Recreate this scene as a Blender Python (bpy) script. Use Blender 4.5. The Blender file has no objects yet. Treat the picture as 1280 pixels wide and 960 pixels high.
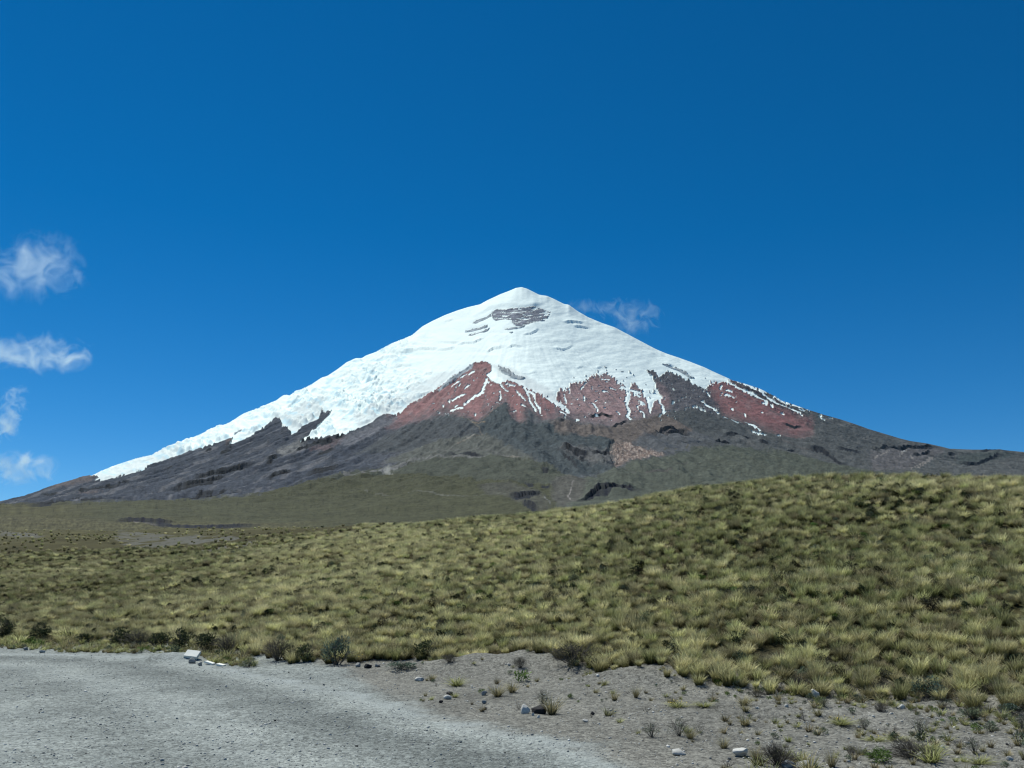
import bpy, math, random
import numpy as np
from mathutils import Vector, Matrix, Euler

random.seed(7)
RNG = np.random.default_rng(11)
sc = bpy.context.scene
COL = sc.collection

# ------------------------------------------------------------------ camera
FPX, CX, CY, HOR, CH = 1100.0, 640.0, 480.0, 730.0, 2.3      # focal length in photo pixels, horizon row, eye height
PITCH = math.atan((HOR - CY) / FPX)
CP, SP = math.cos(PITCH), math.sin(PITCH)
cam_d = bpy.data.cameras.new('camera')
cam_d.sensor_width = 36.0
cam_d.lens = FPX / 1280.0 * 36.0
cam_d.clip_start, cam_d.clip_end = 0.1, 60000.0
cam = bpy.data.objects.new('camera', cam_d)
cam.location = (0, 0, CH)
cam.rotation_euler = (math.pi / 2 + PITCH, 0, 0)
COL.objects.link(cam)
sc.camera = cam

# ------------------------------------------------------------------ sky, sun, exposure
SUN_EL, SUN_AZ = math.radians(59), math.radians(-42)           # azimuth measured from +Y, negative = to the left
to_sun = Vector((math.sin(SUN_AZ) * math.cos(SUN_EL), math.cos(SUN_AZ) * math.cos(SUN_EL), math.sin(SUN_EL)))
world = bpy.data.worlds.new('World')
sc.world = world
world.use_nodes = True
wn, wl = world.node_tree.nodes, world.node_tree.links
wn.clear()
w_out = wn.new('ShaderNodeOutputWorld')
w_bg = wn.new('ShaderNodeBackground')
w_sky = wn.new('ShaderNodeTexSky')
w_sky.sky_type = 'NISHITA'
w_sky.sun_disc = False
w_sky.sun_elevation = SUN_EL
w_sky.sun_rotation = SUN_AZ
w_sky.altitude = 3900
w_sky.air_density = 1.0
w_sky.dust_density = 0.15
w_sky.ozone_density = 4.0
w_hs = wn.new('ShaderNodeHueSaturation')
w_hs.inputs['Saturation'].default_value = 1.36
w_hs.inputs['Hue'].default_value = 0.496
wl.new(w_sky.outputs[0], w_hs.inputs['Color'])
wl.new(w_hs.outputs[0], w_bg.inputs[0])
w_bg.inputs[1].default_value = 0.10
wl.new(w_bg.outputs[0], w_out.inputs[0])
sun_d = bpy.data.lights.new('sun', 'SUN')
sun_d.energy = 5.0
sun_d.angle = math.radians(0.53)
sun_d.color = (1.0, 0.995, 0.915)
sun = bpy.data.objects.new('sun', sun_d)
sun.rotation_euler = to_sun.to_track_quat('Z', 'Y').to_euler()
sun.location = to_sun * 300
COL.objects.link(sun)
sc.view_settings.view_transform = 'Standard'
sc.view_settings.look = 'None'
sc.view_settings.exposure = 0.0
sc.view_settings.gamma = 1.0
sc.cycles.use_denoising = True
sc.cycles.use_adaptive_sampling = False
sc.cycles.filter_width = 1.25
sc.cycles.volume_step_rate = .5
sc.cycles.max_bounces = 6
sc.cycles.volume_bounces = 1
sc.cycles.transparent_max_bounces = 8

# ------------------------------------------------------------------ pixel <-> world
def ray(u, v):
    xr = (np.asarray(u, float) - CX) / FPX
    yu = (CY - np.asarray(v, float)) / FPX
    return xr, CP - yu * SP, SP + yu * CP

def at_y(u, v, y):
    a, b, c = ray(u, v)
    s = y / b
    return a * s, CH + c * s

def project(x, y, z):
    z = z - CH
    f = y * CP + z * SP
    w = -y * SP + z * CP
    return CX + FPX * x / f, CY - FPX * w / f

def on_flat(u, v):
    a, b, c = ray(u, v)
    s = -CH / c
    return float(a * s), float(b * s)

# ------------------------------------------------------------------ noise
_ang = np.arange(1024) * (2 * math.pi / 1024)
_GX, _GY = np.cos(_ang).astype(np.float32), np.sin(_ang).astype(np.float32)
_PERM = np.random.default_rng(3).permutation(4096).astype(np.int32)

def perlin(x, y, seed=0):
    x0 = np.floor(x); y0 = np.floor(y)
    fx = (x - x0).astype(np.float32); fy = (y - y0).astype(np.float32)
    ix = x0.astype(np.int32); iy = y0.astype(np.int32)
    sx = fx * fx * fx * (fx * (fx * 6 - 15) + 10)
    sy = fy * fy * fy * (fy * (fy * 6 - 15) + 10)
    pa = _PERM[(ix + seed * 131) & 4095]; pb = _PERM[(ix + 1 + seed * 131) & 4095]
    def g(pp, dx, dy):
        h = _PERM[(pp + iy + dy) & 4095] & 1023
        return _GX[h] * (fx - dx) + _GY[h] * (fy - dy)
    a = g(pa, 0, 0); a += (g(pb, 1, 0) - a) * sx
    b = g(pa, 0, 1); b += (g(pb, 1, 1) - b) * sx
    return (a + (b - a) * sy) * np.float32(1.41)

def fbm(x, y, seed=0, octs=4, gain=0.5):
    t = np.zeros_like(x, dtype=float); amp = 1.0; s = 0.0
    for o in range(octs):
        t += amp * perlin(x, y, seed + o * 17); s += amp
        amp *= gain; x = x * 2.03 + 13.7; y = y * 2.03 - 7.1
    return t / s

def ridged(x, y, seed=0, octs=4):
    t = np.zeros_like(x, dtype=float); amp = 1.0; s = 0.0
    for o in range(octs):
        t += amp * (1 - 2.2 * np.abs(perlin(x, y, seed + o * 31))); s += amp
        amp *= 0.5; x = x * 2.1 + 5.3; y = y * 2.1 + 9.1
    return t / s

def sstep(a, b, x):
    t = np.clip((x - a) / (b - a), 0, 1)
    return t * t * (3 - 2 * t)

def in_poly(u, v, poly):
    p = np.asarray(poly, float)
    out = np.zeros(u.shape, bool)
    m = (u > p[:, 0].min() - 1) & (u < p[:, 0].max() + 1) & (v > p[:, 1].min() - 1) & (v < p[:, 1].max() + 1)
    if not m.any():
        return out
    uu, vv = u[m], v[m]
    c = np.zeros(uu.shape, bool)
    n = len(p)
    for i in range(n):
        x1, y1 = p[i]; x2, y2 = p[(i + 1) % n]
        if y1 == y2:
            continue
        k = ((y1 > vv) != (y2 > vv)) & (uu < (x2 - x1) * (vv - y1) / (y2 - y1) + x1)
        c ^= k
    out[m] = c
    return out

def line_dist(u, v, pts, pad=30):
    """distance in pixels to a polyline, 999 where far"""
    p = np.asarray(pts, float)
    out = np.full(u.shape, 999.0)
    m = (u > p[:, 0].min() - pad) & (u < p[:, 0].max() + pad) & (v > p[:, 1].min() - pad) & (v < p[:, 1].max() + pad)
    if not m.any():
        return out
    uu, vv = u[m], v[m]
    d = np.full(uu.shape, 999.0)
    for i in range(len(p) - 1):
        a, b = p[i], p[i + 1]
        ab = b - a; L = (ab ** 2).sum() + 1e-9
        t = np.clip(((uu - a[0]) * ab[0] + (vv - a[1]) * ab[1]) / L, 0, 1)
        d = np.minimum(d, np.hypot(uu - a[0] - t * ab[0], vv - a[1] - t * ab[1]))
    out[m] = d
    return out

# ------------------------------------------------------------------ terrain heights
SKY = np.array([(-640, 735), (-320, 712), (-160, 676), (0, 628), (16, 626.5), (33, 622), (50, 614), (65, 608), (78, 603), (108, 595.5), (114, 595), (125, 589.5),
    (140, 583), (170, 573), (192, 568), (211, 557), (233, 550), (252, 542), (266, 535), (273, 531), (280, 531), (287, 528), (305, 516.5), (323, 510),
    (346, 500), (350, 497), (354, 494), (359, 493.5), (362, 494.5), (370, 488), (376, 487), (390, 480), (402, 472), (409, 470), (419, 463.5), (424, 460),
    (433, 453), (444, 448), (453, 447.5), (457, 444.5), (470, 440), (475, 437), (490, 429), (503, 424), (515, 419), (528, 408), (540, 401.5), (556, 394), (572, 388), (585, 384), (600, 380.5),
    (608, 376), (625, 368), (638, 363), (645, 360), (652, 359), (659, 361), (667, 365), (674, 368.5), (684, 370), (693, 374), (705, 380), (711, 381), (722, 389), (735, 396.5),
    (753, 404), (768, 409), (785, 418), (800, 426), (820, 436.5), (833, 442), (848, 447), (862, 452), (880, 459), (895, 466), (915, 475), (932, 480),
    (950, 486), (970, 496), (977, 501), (990, 505), (1010, 512), (1030, 518.5), (1050, 524), (1070, 530.5), (1085, 536), (1105, 542), (1125, 548), (1137, 551),
    (1160, 554.5), (1180, 559), (1187, 561), (1215, 562), (1235, 562), (1250, 561.5), (1256, 562.7), (1280, 565), (1400, 577), (1600, 612), (1900, 650)], float)
DSUM = 5800.0
BASE_V = np.array([(-640, 668), (-320, 655), (0, 641), (150, 639), (300, 638), (450, 636), (650, 632), (800, 630), (1000, 630), (1280, 632), (1900, 660)], float)
FY = np.array([300, 700, 1200, 1700, 2200, 2700, 3200, 3700, 4200, 4700, 5200, 5800.0])
FV = np.array([690, 655, 632, 612, 592, 570, 545, 515, 480, 440, 400, 359.0])
_k = np.linspace(300, 5800, 400)
_v = np.interp(_k, FY, FV)
for _ in range(3):
    _v2 = np.convolve(np.pad(_v, 14, mode='reflect', reflect_type='odd'), np.ones(29) / 29, 'valid'); _v = _v2

_su = np.arange(-640, 1901, 2.0)
_sv = np.interp(_su, SKY[:, 0], SKY[:, 1])
for _ in range(3):
    _sv = np.convolve(np.pad(_sv, 8, mode='edge'), np.ones(17) / 17, 'valid')

def mount_v(u, y):
    """photo row of the volcano's smooth surface at photo column u and distance y"""
    sky = np.interp(u, _su, _sv); vb = np.interp(u, BASE_V[:, 0], BASE_V[:, 1])
    c = np.interp(y, _k, _v)
    return np.where(y < 1200, vb + (c - 632), sky + (vb - sky) * (c - 359) / (632 - 359.0))

def mount_z(x, y):
    yy = np.minimum(y, DSUM)
    z0 = np.zeros_like(x)
    u = CX + FPX * x / (y * CP)
    for _ in range(4):                                   # u depends weakly on z
        v = mount_v(u, yy)
        _, z0 = at_y(u, v, yy)
        u, _ = project(x, y, z0)
    back = np.maximum(y - DSUM, 0)
    return z0 - back * 0.55 - 60 * (1 - np.exp(-back / 60.0))

# near ground: for each photo column a list of (distance, photo row) or (distance, None, height)
NEAR = {
    -400: [(44, None, 0), (66, None, 1.0), (110, 700), (300, 676), (600, 668)],
    0: [(38, None, 0), (47, 765), (60, 735), (100, 697), (170, 677), (300, 668), (600, 662)],
    70: [(36, None, 0), (46, 763), (59, 732), (98, 692), (140, 672), (165, 665), (200, 673), (420, 664), (600, 661)],
    150: [(34, None, 0), (44, 760), (57, 728), (92, 694), (135, 682), (300, 668), (600, 661)],
    300: [(28.5, None, 0), (37, 770), (52, 724), (82, 687), (120, 671), (170, 664), (420, 662), (600, 660)],
    380: [(27, None, 0), (36, 763), (51, 711), (70, 687), (100, 667), (130, 660), (180, 664), (420, 661), (600, 660)],
    450: [(26, None, 0), (35, 755), (49, 704), (68, 675), (92, 656), (112, 654), (150, None, 11), (420, None, 26), (600, None, 40)],
    600: [(26, None, 0.05), (34, 750), (45, 702), (58, 669), (76, 644), (95, None, 7.6), (300, None, 13), (600, None, 36)],
    720: [(22.5, None, 0.03), (30, 745), (40, 690), (52, 650), (63, 630), (80, None, 7.3), (300, None, 12), (600, None, 36)],
    860: [(20, None, 0), (26.5, 745), (34, 685), (44, 630), (53, 603), (68, None, 7.8), (300, None, 11), (600, None, 36)],
    1000: [(18.6, None, 0), (24.5, 745), (31, 680), (39, 621), (47, 596), (60, None, 7.7), (300, None, 11), (600, None, 36)],
    1080: [(18.2, None, 0), (24, 745), (30.5, 680), (38, 616), (45.5, 592), (58, None, 7.7), (300, None, 11), (600, None, 36)],
    1150: [(18, None, 0), (23.5, 745), (30, 682), (37, 617), (43.5, 595), (56, None, 7.4), (300, None, 11), (600, None, 36)],
    1280: [(16.6, None, 0), (22, 748), (28, 688), (34.5, 628), (41, 599), (53, None, 6.9), (300, None, 11), (600, None, 36)],
    1700: [(15, None, 0), (20, 760), (26, 700), (33, 650), (40, 620), (52, None, 6.2), (300, None, 11), (600, None, 36)],
}
YG = np.geomspace(2.0, 760.0, 460)
UG = np.arange(-400, 1701, 20.0)
_rows = []
for uc, pts in NEAR.items():
    yy, zz = [0.0], [0.0]
    for p in pts:
        yy.append(p[0])
        zz.append(p[2] if len(p) == 3 else float(at_y(uc, p[1], p[0])[1]))
    yy.append(760.0); zz.append(zz[-1] + 14)
    _rows.append(np.interp(YG, yy, zz))
_rows = np.array(_rows)
_uc = np.array(list(NEAR.keys()), float)
NT = np.array([np.interp(UG, _uc, _rows[:, j]) for j in range(len(YG))]).T      # [u, y]
def _smooth(a, n, ax):
    k = np.ones(2 * n + 1) / (2 * n + 1)
    return np.apply_along_axis(lambda r: np.convolve(np.pad(r, n, mode='edge'), k, 'valid'), ax, a)
for _ in range(2):
    NT = _smooth(NT, 3, 1); NT = _smooth(NT, 2, 0)

def near_z(x, y):
    y = np.maximum(y, 0.5)
    u = np.clip(CX + FPX * x / (y * CP + 1e-6), UG[0], UG[-1] - 1e-3)
    fi = (u - UG[0]) / 20.0
    fj = np.clip(np.log(np.clip(y, YG[0], YG[-1] - .1) / YG[0]) / math.log(YG[1] / YG[0]), 0, len(YG) - 1.001)
    i = fi.astype(int); j = fj.astype(int); i = np.minimum(i, len(UG) - 2)
    a = fi - i; b = fj - j
    return (NT[i, j] * (1 - a) + NT[i + 1, j] * a) * (1 - b) + (NT[i, j + 1] * (1 - a) + NT[i + 1, j + 1] * a) * b

# edge of the grass in photo pixels, turned into points on flat ground
GRASS_EDGE_PX = [(-500, 801), (-200, 799), (0, 801), (150, 808), (230, 815), (300, 822), (380, 830), (450, 831), (540, 832), (600, 832), (680, 840), (720, 848), (800, 856), (900, 866), (1000, 873), (1150, 879), (1280, 891), (1600, 912)]
GRASS_EDGE = np.array([on_flat(*p) for p in GRASS_EDGE_PX])
ROAD_EDGE_PX = [(760, 958), (690, 933), (640, 921), (582, 912), (532, 898), (495, 887), (420, 865), (320, 846), (260, 834), (200, 824), (120, 820), (0, 817), (-200, 815)]
ROAD_EDGE = [(12.0, -30.0), (7.5, -6.0), (5.2, 1.0), (3.4, 6.0)] + [on_flat(*p) for p in ROAD_EDGE_PX]
ROAD_POLY = ROAD_EDGE + [(-90, 37), (-90, -30)]

def grass_side(x, y):
    """metres beyond the grass edge (positive = in the grass)"""
    a = x / np.maximum(y, 0.3)
    ga = GRASS_EDGE[:, 0] / GRASS_EDGE[:, 1]
    return y - np.interp(a, ga, GRASS_EDGE[:, 1])

MOUNDS = []          # (x, y, radius along, radius across, height)
for u, v, rx, ry, hh in [(608, 842, 1.9, 1.0, .30), (655, 848, 1.6, 1.0, .14), (530, 842, 2.2, 1.0, .10), (795, 860, 1.3, .8, .27), (850, 866, 1.4, .8, .06),
                         (440, 838, 2.0, .9, .06), (212, 826, .8, .6, .2), (229, 827, .5, .5, .14), (740, 872, 2.6, 1.3, .08), (900, 900, 2.2, 1.2, .08), (960, 890, 1.8, 1.0, .08), (1060, 895, 2.4, 1.2, .07)]:
    mx, my = on_flat(u, v)
    MOUNDS.append((mx, my, rx, ry, hh))

def ground(x, y):
    x = np.asarray(x, float); y = np.asarray(y, float)
    w = sstep(430, 700, y)
    z = near_z(x, y) * (1 - w)
    m = w > 0
    if m.any():
        zm = np.zeros_like(x); zm[m] = mount_z(x[m], y[m]); z = z + zm * w
    k = sstep(-1.5, 4, grass_side(x, y))
    far = sstep(6, 60, y)
    z = z + k * (0.16 * fbm(x / 2.2, y / 2.2, 5, 3) + far * 0.5 * fbm(x / 14, y / 14, 9, 3) + sstep(80, 250, y) * 1.6 * fbm(x / 60, y / 60, 3, 3))
    nr = y < 60
    if nr.any():
        xx, yy = x[nr], y[nr]
        s = np.zeros_like(xx)
        for mx, my, rx, ry, hh in MOUNDS:
            s += hh * np.exp(-((xx - mx) / rx) ** 2 - ((yy - my) / ry) ** 2)
        s *= 1 + .35 * fbm(xx / .7, yy / .7, 41, 3)
        rough = sstep(-6, 0, grass_side(xx, yy)) * sstep(-.1, .25, xx / np.maximum(yy, 1)) * .06
        s += (.035 + rough) * fbm(xx / .9, yy / .9, 77, 4) + (.012 + .4 * rough) * fbm(xx / .22, yy / .22, 78, 2)
        z[nr] = z[nr] + s
    return z

def gz(x, y):
    return float(ground(np.array([x], float), np.array([y], float))[0])

def drop_px(u, v):
    """the ground point seen at a photo pixel"""
    a, b, c = ray(u, v)
    ys = np.geomspace(4, 420, 1500)
    s = ys / b
    z = CH + c * s
    g = ground(a * s, ys)
    k = np.argmax(g >= z) if (g >= z).any() else len(ys) - 1
    return float(a * s[k]), float(ys[k]), float(g[k])

# ------------------------------------------------------------------ helpers
def tag(o, label=None, cat=None, group=None, kind=None):
    if label: o['label'] = label
    if cat: o['category'] = cat
    if group: o['group'] = group
    if kind: o['kind'] = kind
    return o

def mesh_obj(name, verts, faces, mat, parent=None, smooth=True, link=True):
    me = bpy.data.meshes.new(name)
    verts = np.asarray(verts, np.float32)
    faces = np.asarray(faces, np.int32)
    k = faces.shape[1]
    me.vertices.add(len(verts)); me.vertices.foreach_set('co', verts.ravel())
    me.loops.add(faces.size); me.loops.foreach_set('vertex_index', faces.ravel())
    me.polygons.add(len(faces))
    me.polygons.foreach_set('loop_start', np.arange(0, faces.size, k, dtype=np.int32))
    me.update(calc_edges=True)
    if smooth:
        me.polygons.foreach_set('use_smooth', np.ones(len(faces), bool))
    if mat: me.materials.append(mat)
    o = bpy.data.objects.new(name, me)
    if link: COL.objects.link(o)
    if parent: o.parent = parent
    return o

def set_color(me, name, rgb):
    rgb = np.asarray(rgb, np.float32)
    a = me.attributes.new(name, 'FLOAT_COLOR', 'POINT')
    a.data.foreach_set('color', np.c_[rgb, np.ones(len(rgb), np.float32)].astype(np.float32).ravel())

def set_float(me, name, f):
    a = me.attributes.new(name, 'FLOAT', 'POINT')
    a.data.foreach_set('value', np.asarray(f, np.float32))

class NB:
    """small node-material builder"""
    def __init__(self, name):
        self.m = bpy.data.materials.new(name); self.m.use_nodes = True
        self.n = self.m.node_tree.nodes; self.l = self.m.node_tree.links
        self.n.clear()
        self.out = self.n.new('ShaderNodeOutputMaterial')
    def node(self, t, **kw):
        o = self.n.new(t)
        for k, v in kw.items():
            if k in o.inputs.keys(): pass
            setattr(o, k, v)
        return o
    def link(self, a, b): self.l.new(a, b)
    def val(self, sock, v):
        if hasattr(v, 'is_output'): self.l.new(v, sock)
        else: sock.default_value = v
    def math(self, op, a, b=None, clamp=False):
        o = self.n.new('ShaderNodeMath'); o.operation = op; o.use_clamp = clamp
        self.val(o.inputs[0], a)
        if b is not None: self.val(o.inputs[1], b)
        return o.outputs[0]
    def mix(self, f, a, b, blend='MIX'):
        o = self.n.new('ShaderNodeMix'); o.data_type = 'RGBA'; o.blend_type = blend
        self.val(o.inputs[0], f)
        for s, c in ((o.inputs[6], a), (o.inputs[7], b)):
            if hasattr(c, 'is_output'): self.l.new(c, s)
            else: s.default_value = (*c, 1) if len(c) == 3 else c
        return o.outputs[2]
    def noise(self, vec, scale, detail=4, rough=.55, dist=0):
        o = self.n.new('ShaderNodeTexNoise')
        o.inputs['Scale'].default_value = scale; o.inputs['Detail'].default_value = detail
        o.inputs['Roughness'].default_value = rough; o.inputs['Distortion'].default_value = dist
        if vec is not None: self.l.new(vec, o.inputs['Vector'])
        return o.outputs[0]
    def ramp(self, f, stops):
        o = self.n.new('ShaderNodeValToRGB')
        e = o.color_ramp.elements
        while len(e) < len(stops): e.new(.5)
        for el, (p, c) in zip(e, stops):
            el.position = p; el.color = (*c, 1) if not np.isscalar(c) else (c, c, c, 1)
        self.l.new(f, o.inputs[0])
        return o.outputs[0]
    def attr(self, name, typ='GEOMETRY'):
        o = self.n.new('ShaderNodeAttribute'); o.attribute_name = name; o.attribute_type = typ
        return o
    def pos(self):
        return self.n.new('ShaderNodeNewGeometry').outputs['Position']
    def bump(self, h, strength, dist):
        o = self.n.new('ShaderNodeBump'); o.inputs['Strength'].default_value = strength
        o.inputs['Distance'].default_value = dist
        self.l.new(h, o.inputs['Height']); return o.outputs[0]
    def principled(self, col, rough=.9, normal=None, spec=.2, **kw):
        o = self.n.new('ShaderNodeBsdfPrincipled')
        if hasattr(col, 'is_output'): self.l.new(col, o.inputs['Base Color'])
        else: o.inputs['Base Color'].default_value = (*col, 1)
        self.val(o.inputs['Roughness'], rough)
        o.inputs['Specular IOR Level'].default_value = spec
        if normal is not None: self.l.new(normal, o.inputs['Normal'])
        self.l.new(o.outputs[0], self.out.inputs[0])
        return o

# ------------------------------------------------------------------ materials
def mountain_material():
    b = NB('mountain_surface')
    a = b.attr('albedo'); m = b.attr('masks')
    sep = b.node('ShaderNodeSeparateColor'); b.link(m.outputs['Color'], sep.inputs[0])
    snow, rough_rock = sep.outputs[0], sep.outputs[1]
    p = b.pos()
    n1 = b.noise(p, .035, 5, .65); n2 = b.noise(p, .12, 4, .6)
    f = b.math('ADD', b.math('MULTIPLY', b.math('SUBTRACT', n1, .5), 1.0), b.math('MULTIPLY', b.math('SUBTRACT', n2, .5), .7))
    f = b.math('MULTIPLY', f, b.math('SUBTRACT', 1.0, b.math('MULTIPLY', snow, .9)))
    f = b.math('ADD', f, 1.0)
    col = b.mix(1.0, a.outputs['Color'], f, 'MULTIPLY')
    h = b.math('ADD', b.math('MULTIPLY', n1, 1.0), b.math('MULTIPLY', n2, .5))
    h = b.math('MULTIPLY', h, b.math('ADD', .25, b.math('MULTIPLY', rough_rock, 1.0)))
    nrm = b.bump(h, .8, 9.0)
    b.principled(col, .9, nrm, .1)
    return b.m

def soil_material():
    b = NB('moor_soil')
    p = b.pos()
    a = b.attr('albedo')
    n1 = b.noise(p, 1.3, 5, .6); n2 = b.noise(p, .12, 4, .6); n3 = b.noise(p, 14, 3, .6)
    f = b.math('ADD', .35, b.math('MULTIPLY', n1, 1.3))
    col = b.mix(1.0, a.outputs['Color'], f, 'MULTIPLY')
    col = b.mix(b.math('MULTIPLY', n2, .5), col, (.11, .10, .05))
    nrm = b.bump(b.math('ADD', n1, b.math('MULTIPLY', n3, .2)), 1.0, .25)
    b.principled(col, .95, nrm, .05)
    return b.m

def gravel_material():
    """grey road gravel and browner verge dirt, blended by the 'road' attribute"""
    b = NB('gravel_and_dirt')
    p = b.pos()
    a = b.attr('dust').outputs['Fac']; rd = b.attr('road').outputs['Fac']
    n0 = b.noise(p, .45, 5, .6); n1 = b.noise(p, 5, 5, .7); n2 = b.noise(p, 45, 3, .7)
    vo = b.node('ShaderNodeTexVoronoi'); vo.inputs['Scale'].default_value = 15; b.link(p, vo.inputs['Vector'])
    vo2 = b.node('ShaderNodeTexVoronoi'); vo2.inputs['Scale'].default_value = 36; b.link(p, vo2.inputs['Vector'])
    f = b.math('ADD', b.math('ADD', b.math('MULTIPLY', n1, .5), b.math('MULTIPLY', n0, .5)), b.attr('lane').outputs['Fac'])
    road = b.ramp(f, [(.3, (.122, .134, .126)), (.5, (.190, .207, .195)), (.72, (.282, .302, .28))])
    dirt = b.ramp(f, [(.3, (.094, .092, .080)), (.5, (.152, .149, .130)), (.72, (.232, .226, .196))])
    base = b.mix(rd, dirt, road)
    s1 = b.node('ShaderNodeSeparateColor'); b.link(vo.outputs['Color'], s1.inputs[0])
    s2 = b.node('ShaderNodeSeparateColor'); b.link(vo2.outputs['Color'], s2.inputs[0])
    g = b.math('ADD', b.math('MULTIPLY', s1.outputs[0], .45), b.math('ADD', b.math('MULTIPLY', s2.outputs[1], .5), b.math('MULTIPLY', b.math('SUBTRACT', n2, .5), .6)))
    col = b.mix(1.0, base, b.math('ADD', .35, b.math('MULTIPLY', g, 1.5)), 'MULTIPLY')
    col = b.mix(a, col, b.mix(rd, (.24, .24, .215), (.33, .36, .35)))
    h = b.math('ADD', b.math('MULTIPLY', b.math('SUBTRACT', 1, vo.outputs['Distance']), .5), b.math('ADD', b.math('MULTIPLY', n1, .6), b.math('MULTIPLY', b.math('SUBTRACT', 1, vo2.outputs['Distance']), .3)))
    b.principled(col, .92, b.bump(h, .9, .035), .15)
    return b.m

def blade_material(name, base, mid, tip, trans=.3):
    """grass blades: colour runs from the root to the tip; 'tint' varies from plant to plant"""
    b = NB(name)
    h = b.attr('along'); r = b.attr('vary'); t = b.attr('tint', 'INSTANCER')
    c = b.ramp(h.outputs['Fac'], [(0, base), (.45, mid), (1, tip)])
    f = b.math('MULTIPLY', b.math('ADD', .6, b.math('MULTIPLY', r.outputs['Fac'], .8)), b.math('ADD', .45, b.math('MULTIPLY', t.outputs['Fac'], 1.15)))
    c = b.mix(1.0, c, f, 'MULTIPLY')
    c = b.mix(b.math('MULTIPLY', b.math('FRACT', b.math('MULTIPLY', t.outputs['Fac'], 7.31)), .45), c, b.mix(1.0, c, (.84, 1.0, .72), 'MULTIPLY'))
    d = b.node('ShaderNodeBsdfDiffuse'); tr = b.node('ShaderNodeBsdfTranslucent')
    b.link(c, d.inputs[0]); b.link(c, tr.inputs[0])
    mx = b.node('ShaderNodeMixShader'); mx.inputs[0].default_value = trans
    b.link(d.outputs[0], mx.inputs[1]); b.link(tr.outputs[0], mx.inputs[2])
    b.link(mx.outputs[0], b.out.inputs[0])
    return b.m

def plain_material(name, c, rough=.85, var=.5, scale=20, spec=.2, bump=0):
    b = NB(name)
    co = b.node('ShaderNodeTexCoord').outputs['Object']
    n = b.noise(co, scale, 5, .65)
    oi = b.node('ShaderNodeObjectInfo')
    f = b.math('MULTIPLY', b.math('ADD', 1 - var / 2, b.math('MULTIPLY', n, var)), b.math('ADD', .8, b.math('MULTIPLY', oi.outputs['Random'], .4)))
    col = b.mix(1.0, c, f, 'MULTIPLY')
    b.principled(col, rough, b.bump(n, .6, bump) if bump else None, spec)
    return b.m

M = {
    'mountain': mountain_material(),
    'soil': soil_material(),
    'gravel': gravel_material(),
    'straw': blade_material('straw_tussock', (.075, .066, .026), (.37, .335, .16), (.68, .62, .38), .4),
    'green_straw': blade_material('olive_tussock', (.06, .06, .022), (.26, .26, .11), (.52, .50, .27), .4),
    'brown_straw': blade_material('dead_straw_tussock', (.07, .06, .035), (.29, .25, .145), (.56, .49, .32), .4),
    'herb': blade_material('green_herb', (.03, .05, .012), (.07, .12, .03), (.13, .2, .05)),
    'dark_leaf': blade_material('dark_shrub_leaf', (.022, .027, .016), (.042, .052, .029), (.085, .10, .058), .2),
    'blue_leaf': blade_material('blue_green_shrub_leaf', (.035, .05, .04), (.075, .105, .08), (.17, .22, .19), .15),
    'brown_leaf': blade_material('brown_twig_leaf', (.035, .03, .022), (.065, .06, .042), (.12, .11, .08), .1),
    'grey_leaf': blade_material('grey_green_leaf', (.07, .08, .055), (.13, .15, .10), (.24, .26, .19), .15),
    'lime_leaf': blade_material('fresh_green_leaf', (.05, .07, .02), (.10, .15, .045), (.19, .25, .09), .3),
    'dry': blade_material('dry_straw_blade', (.12, .10, .06), (.26, .22, .13), (.45, .38, .23), .25),
    'twig': plain_material('twig_bark', (.10, .09, .075), .9),
    'petal': plain_material('yellow_petal', (.75, .55, .06), .6, .2),
    'white_petal': plain_material('pale_flower_head', (.7, .68, .58), .7, .2),
    'stone_pale': plain_material('pale_stone', (.45, .445, .41), .85, .5, 6, .25, .01),
    'stone_white': plain_material('white_stone', (.52, .515, .48), .85, .6, 6, .25, .01),
    'stone_grey': plain_material('grey_stone', (.25, .25, .235), .85, .6, 6, .25, .01),
    'stone_dark': plain_material('dark_basalt_stone', (.018, .018, .02), .85, .5, 6, .3, .01),
    'concrete': plain_material('weathered_white_concrete', (.74, .74, .68), .9, .35, 5, .15, .006),
}

# ------------------------------------------------------------------ near ground, split into road, verge and hillside
def fan_grid(a, y):
    A, Y = np.meshgrid(a, y)
    return (A * Y).ravel(), Y.ravel(), len(a), len(y)

def quad_index(nc, nr):
    i = np.arange(nc * nr).reshape(nr, nc)
    return np.stack([i[:-1, :-1], i[:-1, 1:], i[1:, 1:], i[1:, :-1]], -1).reshape(-1, 4)

def lane_value(d):
    """how much paler (stony) or darker (compacted by wheels) the road is at a distance from its edge"""
    return .085 * np.cos((d - .3) * 2.1) * np.exp(-((d - 2.5) / 4.5) ** 2) - .08 * np.exp(-((d - 1.3) / .55) ** 2)

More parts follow.
